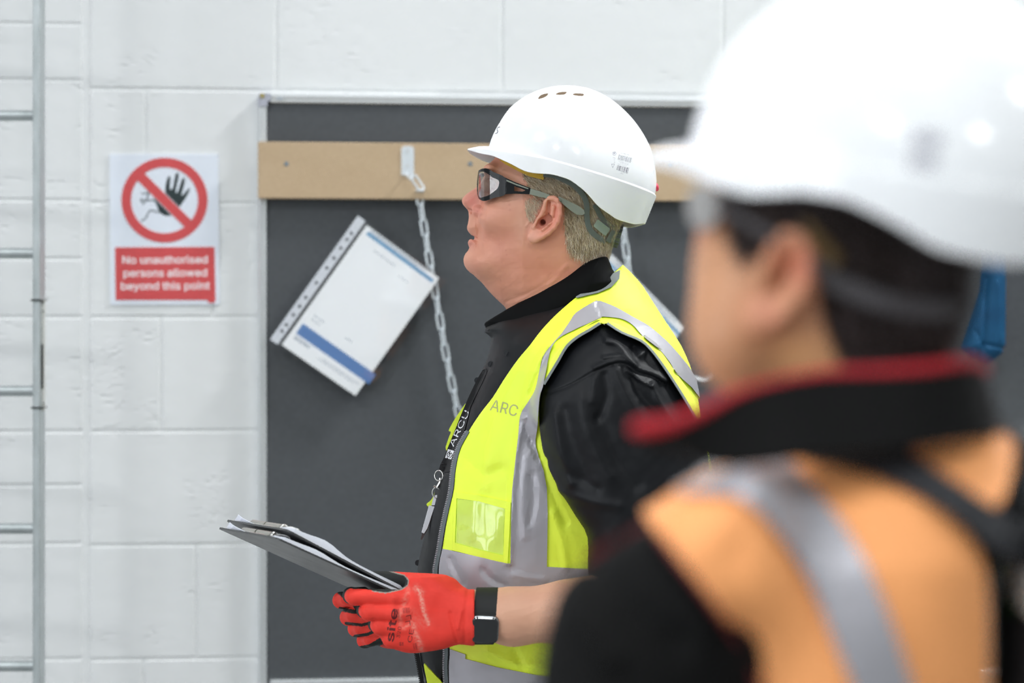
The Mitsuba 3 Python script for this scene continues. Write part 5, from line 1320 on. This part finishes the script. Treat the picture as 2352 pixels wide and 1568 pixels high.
px, py = pxy(body2.vertices)
HAIR2 = Polygon(spline([(1655, 420), (1668, 500), (1685, 560), (1712, 590), (1738, 585), (1760, 560), (1800, 528), (1850, 535), (1884, 580), (1888, 640), (1880, 690), (1900, 760), (1935, 820), (1990, 850), (2100, 850), (2180, 800), (2300, 560), (2250, 200), (1900, 80), (1680, 220)], 3, True))
def skin2(v, px, py):
    c = np.tile(lin(198, 143, 106), (len(v), 1))
    def blend(cx, cy, rx, ry, col, k):
        w = (k * np.exp(-(((px - cx) / rx) ** 2 + ((py - cy) / ry) ** 2)))[:, None]
        c[:] = c * (1 - w) + np.array(lin(*col)) * w
    blend(1840, 610, 45, 75, (190, 112, 88), .85); blend(1760, 720, 45, 50, (208, 136, 110), .8); blend(1600, 530, 30, 30, (196, 124, 98), .6)
    blend(1840, 820, 90, 60, (222, 166, 108), .5); blend(1785, 590, 25, 40, (196, 118, 92), .6)
    hr = shapely.contains_xy(HAIR2, px, py) & ~shapely.contains_xy(Polygon(e2), px, py) & (v[:, 2] > q2([(0, 900)])[0, 1])
    c[hr] = lin(52, 40, 36)
    return c
scene[K2] = mikit.ply(body2, 'mat_skin', smooth=True, color=skin2(body2.vertices, px, py))
rng = np.random.default_rng(8)
hm, hc = strands(HAIR2.intersection(sbox(1640, 430, 2300, 880)), head2_cast, 5200, lambda p: np.where((p[:, :1] < 1760), [[.25, 1.0]], [[.35, .9]]), D2, (.010, .018), [lin(40, 32, 30), lin(62, 50, 46), lin(92, 84, 84), lin(30, 24, 22)], mirror=True, avoid=Polygon(e2).buffer(3))
scene[K2 + '__hair'] = mikit.ply(hm, 'mat_hair', color=hc); tag(K2 + '__hair', 'short dark greying hair', kind='stuff')

# jacket
pr('mat_jacket', (.0055, .0055, .0055), .75, .12)
pr('mat_jacket_grey', (.034, .035, .039), .7, .25)
pr('mat_jacket_red', (.50, .020, .032), .6, .3)
pr('mat_dark_red', (.13, .010, .014), .6, .3)
pr('mat_navy', (.020, .026, .040), .7, .3)
BODY2 = [(1700, 1080), (1640, 1112), (1580, 1152), (1520, 1205), (1452, 1250), (1430, 1400), (1440, 1568), (1460, 1860), (2240, 1860), (2246, 1568), (2252, 1400), (2270, 1250), (2318, 1150), (2332, 1080), (2322, 1000), (2290, 955), (2120, 905), (1960, 890), (1850, 950), (1770, 1040)]
g = grid2(1150, 840, 2460, 1880, -.27, .27, .0060)
zz2 = lambda y: q2([(0, y)])[0, 1]
W = np.interp(-g.z2, [-zz2(y) for y in (880, 960, 1040, 1120, 1250, 1860)], [.075, .105, .15, .18, .195, .195]).astype(np.float32)
tor2 = puff(g, q2(spline(BODY2, 3, True)), W, .13, D2 + .02, 2.3, .035)
ARM2 = [(1680, 1108), (1600, 1142), (1528, 1190), (1462, 1226), (1398, 1268), (1332, 1312), (1290, 1362), (1262, 1430), (1244, 1510), (1236, 1600), (1240, 1860), (1560, 1860), (1660, 1700), (1740, 1568), (1790, 1400), (1800, 1240), (1740, 1120)]
arm2 = puff(g, q2(spline(ARM2, 3, True), -.14), .080, .07, D2 - .125, 2.2, .03)
f2 = sculpt_f = None
def sc2(ls, t):
    s = np.zeros(g.x2.shape, np.float32); k = (D2 + t) / F
    for pts, w, h in ls: s += h * np.exp(-(ldist(q2(spline(pts, 4), t), g.x2, g.z2) / (w * k)) ** 2)
    return s
arm2 = arm2 - sc2([([(1500, 1260), (1560, 1330), (1640, 1440)], 26, .006), ([(1380, 1330), (1460, 1420), (1560, 1480)], 30, -.006), ([(1320, 1420), (1400, 1520)], 26, .006)], -.2)[:, None, :]
jac = smin(tor2, arm2, .03)
jm = biggest(iso(g, jac, 2))
add(K2 + '__jacket', jm, 'mat_jacket', 'black work jacket', smooth=True)
jac_cast = Caster(jm, D2)
# jacket hem and trousers below the frame
gt = Grid([x2m - .26, D2 - .24, 0], [x2m + .24, D2 + .30, 1.04], .014)
ft = ell(gt, (x2m, D2 + .03, .92), (.17, .16, .17))
for s in (-1, 1):
    ft = smin(ft, cap(gt, (x2m + .02, D2 + .03 + s * .085, .86), (x2m + .01, D2 + .03 + s * .095, .48), .098, .080), .03)
    ft = smin(ft, cap(gt, (x2m + .01, D2 + .03 + s * .095, .48), (x2m + .03, D2 + .03 + s * .10, .10), .078, .068), .02)
add(K2 + '__trousers', biggest(iso(gt, np.maximum(ft, .06 - gt.Z), 2)), 'mat_trousers', 'dark work trousers', smooth=True)
for s in (-1, 1):
    bt_ = m3.Manifold.batch_hull([m3.Manifold.sphere(r, 24).translate((x, D2 + .03 + s * .105, z)) for x, z, r in ((x2m + .05, .05, .05), (x2m + .03, .11, .052), (x2m - .09, .045, .045), (x2m - .14, .036, .036))]).trim_by_plane((0, 0, 1), 0)
    add(K2 + '__boot', to_tri(bt_), 'mat_frame_black', 'black work boot', smooth=40)
# stand-up collar, its wing pointing out at the front
def wing(top, bot, t_top, t_bot, th, key, mat, lab=None, rows=6, smooth=True):
    """Curved cloth band between two pixel lines with depths."""
    a, b = spline(np.c_[top, t_top], 5), spline(np.c_[bot, t_bot], 5)
    n = max(len(a), len(b))
    f_ = lambda c: np.stack([np.interp(np.linspace(0, 1, n), np.linspace(0, 1, len(c)), c[:, k]) for k in range(3)], 1)
    a, b = f_(a), f_(b)
    L = np.stack([a * (1 - s) + b * s for s in np.linspace(0, 1, rows)])
    V = np.stack([N2(*p) for p in L.reshape(-1, 3)]).reshape(rows, n, 3)
    du = np.gradient(V, axis=1); dv = np.gradient(V, axis=0)
    nr = np.cross(du, dv); nr /= np.linalg.norm(nr, axis=2, keepdims=True) + 1e-12
    nr *= np.where(nr[..., 1:2] > 0, -1, 1)
    Vo, Vi = V.reshape(-1, 3), (V - nr * th).reshape(-1, 3)
    q = np.arange(rows * n).reshape(rows, n)
    fc = np.vstack([np.stack([q[:-1, :-1].ravel(), q[1:, :-1].ravel(), q[1:, 1:].ravel()], 1), np.stack([q[:-1, :-1].ravel(), q[1:, 1:].ravel(), q[:-1, 1:].ravel()], 1)])
    bd = np.r_[q[0, :], q[1:, -1], q[-1, -2::-1], q[-2:0:-1, 0]]; nb = np.roll(bd, -1); K = rows * n
    side = np.vstack([np.stack([bd, bd + K, nb], 1), np.stack([nb, bd + K, nb + K], 1)])
    m = trimesh.Trimesh(np.vstack([Vo, Vi]), np.vstack([fc, fc[:, ::-1] + K, side[:, ::-1]]), process=False)
    if m.volume < 0: m.faces = m.faces[:, ::-1]
    return add(key, m, mat, lab, smooth=50)
top = [(1452, 984), (1530, 974), (1610, 944), (1700, 900), (1800, 872), (1900, 856), (2020, 852), (2130, 845), (2225, 832), (2262, 850)]
tt = [-.165, -.160, -.145, -.128, -.118, -.112, -.108, -.098, -.060, .02]
bot = [(1500, 1010), (1560, 1030), (1640, 1062), (1740, 1060), (1830, 1045), (1930, 1040), (2040, 1030), (2150, 1015), (2270, 1000), (2310, 1000)]
tb = [-.165, -.160, -.155, -.150, -.150, -.145, -.140, -.125, -.080, .02]
wing(top, bot, tt, tb, .006, K2 + '__jacket__collar', 'mat_jacket', 'black stand-up collar')
wing([(2230, 838), (2150, 822), (2050, 800), (1960, 806), (1880, 830), (1800, 862), (1700, 900)], [(2230, 870), (2150, 870), (2050, 880), (1960, 880), (1880, 880), (1800, 900), (1700, 940)], [.06, .075, .085, .06, .0, -.06, -.09], [.06, .075, .085, .06, .0, -.06, -.09], .004, K2 + '__jacket__collar_lining', 'mat_navy', 'dark navy inner collar')
edge = np.array(spline(np.c_[top, tt], 6))
rr_ = np.interp(np.linspace(0, 1, len(edge)), [0, .04, .15, .4, .75, 1], [.0042, .0056, .0046, .0022, .0038, .0040])
add(K2 + '__jacket__collar_piping', tube([N2(*p) for p in edge], rr_, 10), 'mat_jacket_red', 'red collar edge', smooth=60)
wl2 = [(1452, 986), (1500, 988), (1560, 978), (1620, 950), (1660, 925)]
# orange vest
vb2 = smin(tor2, smax(arm2, (zz2(1330) - g.Z) * .8, .03), .03)
lay2 = {k: to_man(iso(g, vb2 - k, 2), 4e-4) for k in (.002, .009, .0125, .016)}
v2_cast = Caster(iso(g, vb2 - .009, 2), D2)
Ya, Yb = D2 - .3, D2 + .3
V2 = [(1486, 1180), (1512, 1158), (1560, 1132), (1640, 1085), (1720, 1062), (1800, 1054), (1900, 1064), (2000, 1090), (2100, 1132), (2190, 1188), (2238, 1240), (2262, 1310), (2272, 1400), (2275, 1568), (2275, 1800), (1850, 1800), (1742, 1568), (1690, 1460), (1620, 1360), (1556, 1280), (1512, 1225)]
def big2(*a):
    m = piece2(*a)
    return max(m.split(only_watertight=False), key=lambda q: len(q.faces))
def piece2(poly, outer, inner, y1=None): return to_tri((lay2[outer] - lay2[inner]) ^ prism(poly, Ya, Yb if y1 is None else y1))
rg = v2_cast.xz(spline(V2, 3, True))
ymid = D2 + .02
k2 = K2 + '__vest'
add(k2, piece2(rg, .009, .002, ymid), 'mat_orange', 'orange high visibility vest', smooth=40)
TRI = v2_cast.xz(Polygon([(2090, 1022), (2140, 1006), (2230, 998), (2310, 996), (2332, 1016), (2328, 1080), (2305, 1150), (2282, 1172), (2230, 1136), (2170, 1092), (2110, 1048)]).buffer(-8).buffer(8).exterior.coords)
add(k2 + '__shoulder_panel', piece2(TRI, .009, .002, ymid), 'mat_orange', 'small orange panel by the collar', smooth=40)
ST = [(1560, 1128), (1620, 1100), (1700, 1066), (1800, 1054), (1822, 1070), (1868, 1120), (1930, 1196), (1985, 1290), (2030, 1390), (2060, 1470), (2092, 1568), (2140, 1800), (2010, 1800), (1955, 1568), (1918, 1480), (1888, 1400), (1850, 1315), (1800, 1236), (1745, 1172), (1690, 1134), (1620, 1130)]
add(k2 + '__reflective_strip', piece2(v2_cast.xz(ST), .0125, .009, ymid), 'mat_reflective', 'grey reflective shoulder strip', smooth=40)
pr('mat_pink_edge', (.95, .36, .22), .6, .3)
EDG = LineString([(1512, 1228), (1556, 1284), (1620, 1364), (1690, 1464), (1742, 1572), (1800, 1700)])
add(k2 + '__edge_binding', big2(v2_cast.xz(EDG.buffer(6, cap_style='flat').exterior.coords), .0125, .002, ymid), 'mat_dark_red', 'dark red armhole edge', smooth=40)
PIP = LineString(spline([(1510, 1188), (1450, 1216), (1392, 1254), (1345, 1288)], 4))
add(K2 + '__jacket__shoulder_piping', drape(PIP.buffer(8), jac_cast, .001, .003, 10), 'mat_dark_red', 'dark red shoulder piping', smooth=50)
# bag strap across the shoulder, bag at the back
STR = [(1830, 1030), (1850, 1004), (1900, 996), (1990, 1010), (2100, 1046), (2200, 1112), (2290, 1172), (2340, 1205), (2420, 1240), (2420, 1330), (2330, 1290), (2250, 1240), (2190, 1186), (2100, 1128), (2000, 1086), (1900, 1060), (1850, 1052)]
t = thing('shoulder_bag', 'dark bag with white flap and strap on the back of the orange vest wearer', 'bag')
add(t + '__strap', piece2(v2_cast.xz(STR), .016, .009, ymid), 'mat_jacket_grey', 'wide dark grey strap', smooth=40)
gb = grid2(2230, 940, 2640, 1860, -.19, .12, .006)
fbag = puff(gb, q2(spline([(2300, 1230), (2340, 1190), (2420, 1180), (2560, 1220), (2600, 1400), (2590, 1800), (2290, 1800), (2272, 1500), (2276, 1320)], 3, True)), .09, .035, D2 - .05, 2.6)
bagm = biggest(iso(gb, fbag, 2))
add(t + '__body', bagm, 'mat_jacket_grey', smooth=True)
bag_cast = Caster(bagm, D2)
add(t + '__white_flap', drape(Polygon(spline([(2276, 1252), (2306, 1256), (2352, 1300), (2420, 1350), (2420, 1450), (2352, 1400), (2312, 1356), (2282, 1300)], 3, True)), bag_cast, .003, .004, 10), 'mat_white_plastic', 'white flap', smooth=50)
pr('mat_green', (.02, .10, .03), .6, .3)
add(t + '__green_trim', drape(Polygon([(2296, 1386), (2420, 1384), (2420, 1402), (2296, 1408)]), bag_cast, .003, .003, 10), 'mat_green', 'green trim line', smooth=50)
gcl = grid2(2290, 960, 2460, 1260, -.06, .10, .006)
add(t + '__shoulder_pad', biggest(iso(gcl, puff(gcl, q2(spline([(2318, 1000), (2345, 985), (2400, 1000), (2420, 1120), (2400, 1220), (2345, 1225), (2310, 1180), (2325, 1090)], 3, True)), .035, .03, D2 + .02), 2)), 'mat_shoulder_pad', 'grey shoulder pad', smooth=True)
pr('mat_shoulder_pad', (.12, .125, .13), .6, .3)

# his hard hat and glasses
pr('mat_label_faint', (.52, .52, .56), .5, .4)
RIM2 = [(a, h * (1 - .32 * min(max((a - 1.7) / .9, 0), 1))) for a, h in RIM]
HF2 = hat_frame((2078, 404), MP * np.array([1.13, 1.08, 1.06]), math.radians(10.0), math.radians(-26), D2)
t2 = thing('hard_hat', 'large blurred white hard hat worn by the man in the orange vest', 'hard hat')
hat2 = place_m(hat_shape(RIM2, 41.0), HF2)
add(t2 + '__shell', hat2, 'mat_helmet', smooth=38)
hat2_cast = Caster(hat2, D2)
lab2 = unary_union([barcode(2096, 300, 70, 36, 3, 18, 1), barcode(2090, 352, 66, 34, 3, 16, 2)])
lab2 = unary_union([g_.buffer(.5) for g_ in lab2.geoms])
add(t2 + '__barcode_label', drape(lab2, hat2_cast, .0004, 0, 8), 'mat_label_faint', 'blurred printed label', smooth=True)
hd2 = lambda x, y: head2_cast.filled(x, y) - .006
for pts, w in (([(1880, 590), (1895, 620), (1920, 650), (1990, 680), (2080, 705), (2170, 712), (2225, 700)], 46),):
    add(t2 + '__head_strap', drape(band(pts, w, 5), hd2, 0, .003, 10), 'mat_strap_grey', 'grey head strap', smooth=50)
pr('mat_strap_grey', (.07, .065, .07), .6, .4)
add(t2 + '__sweatband', drape(Polygon([(1845, 500), (1880, 530), (1935, 590), (1915, 620), (1880, 585), (1850, 545)]), hd2, 0, .003, 8), 'mat_brown_band', 'brown band', smooth=50)
pr('mat_brown_band', (.12, .075, .03), .7, .2)
t = thing('safety_glasses', 'clear safety glasses worn by the man in the orange vest', 'glasses')
gd = lambda x, y: np.interp(x, [1575, 1600, 1640, 1700, 1780], [D2 - .005, D2 - .035, D2 - .062, D2 - .082, D2 - .090])
add(t + '__lens', drape(Polygon(spline([(1580, 452), (1600, 424), (1640, 430), (1652, 470), (1640, 516), (1606, 526), (1582, 500)], 3, True)), gd, 0, .002, 8), 'mat_smoke_lens', 'clear side lens', smooth=50)
pr('mat_smoke_lens', (.27, .26, .25), .25, .5, two=False, spec_trans=.0)
add(t + '__arm', drape(band([(1640, 470), (1700, 500), (1770, 540), (1800, 556)], 16, 4), gd, 0, .003, 8), 'mat_strap_grey', 'dark grey side arm', smooth=50)
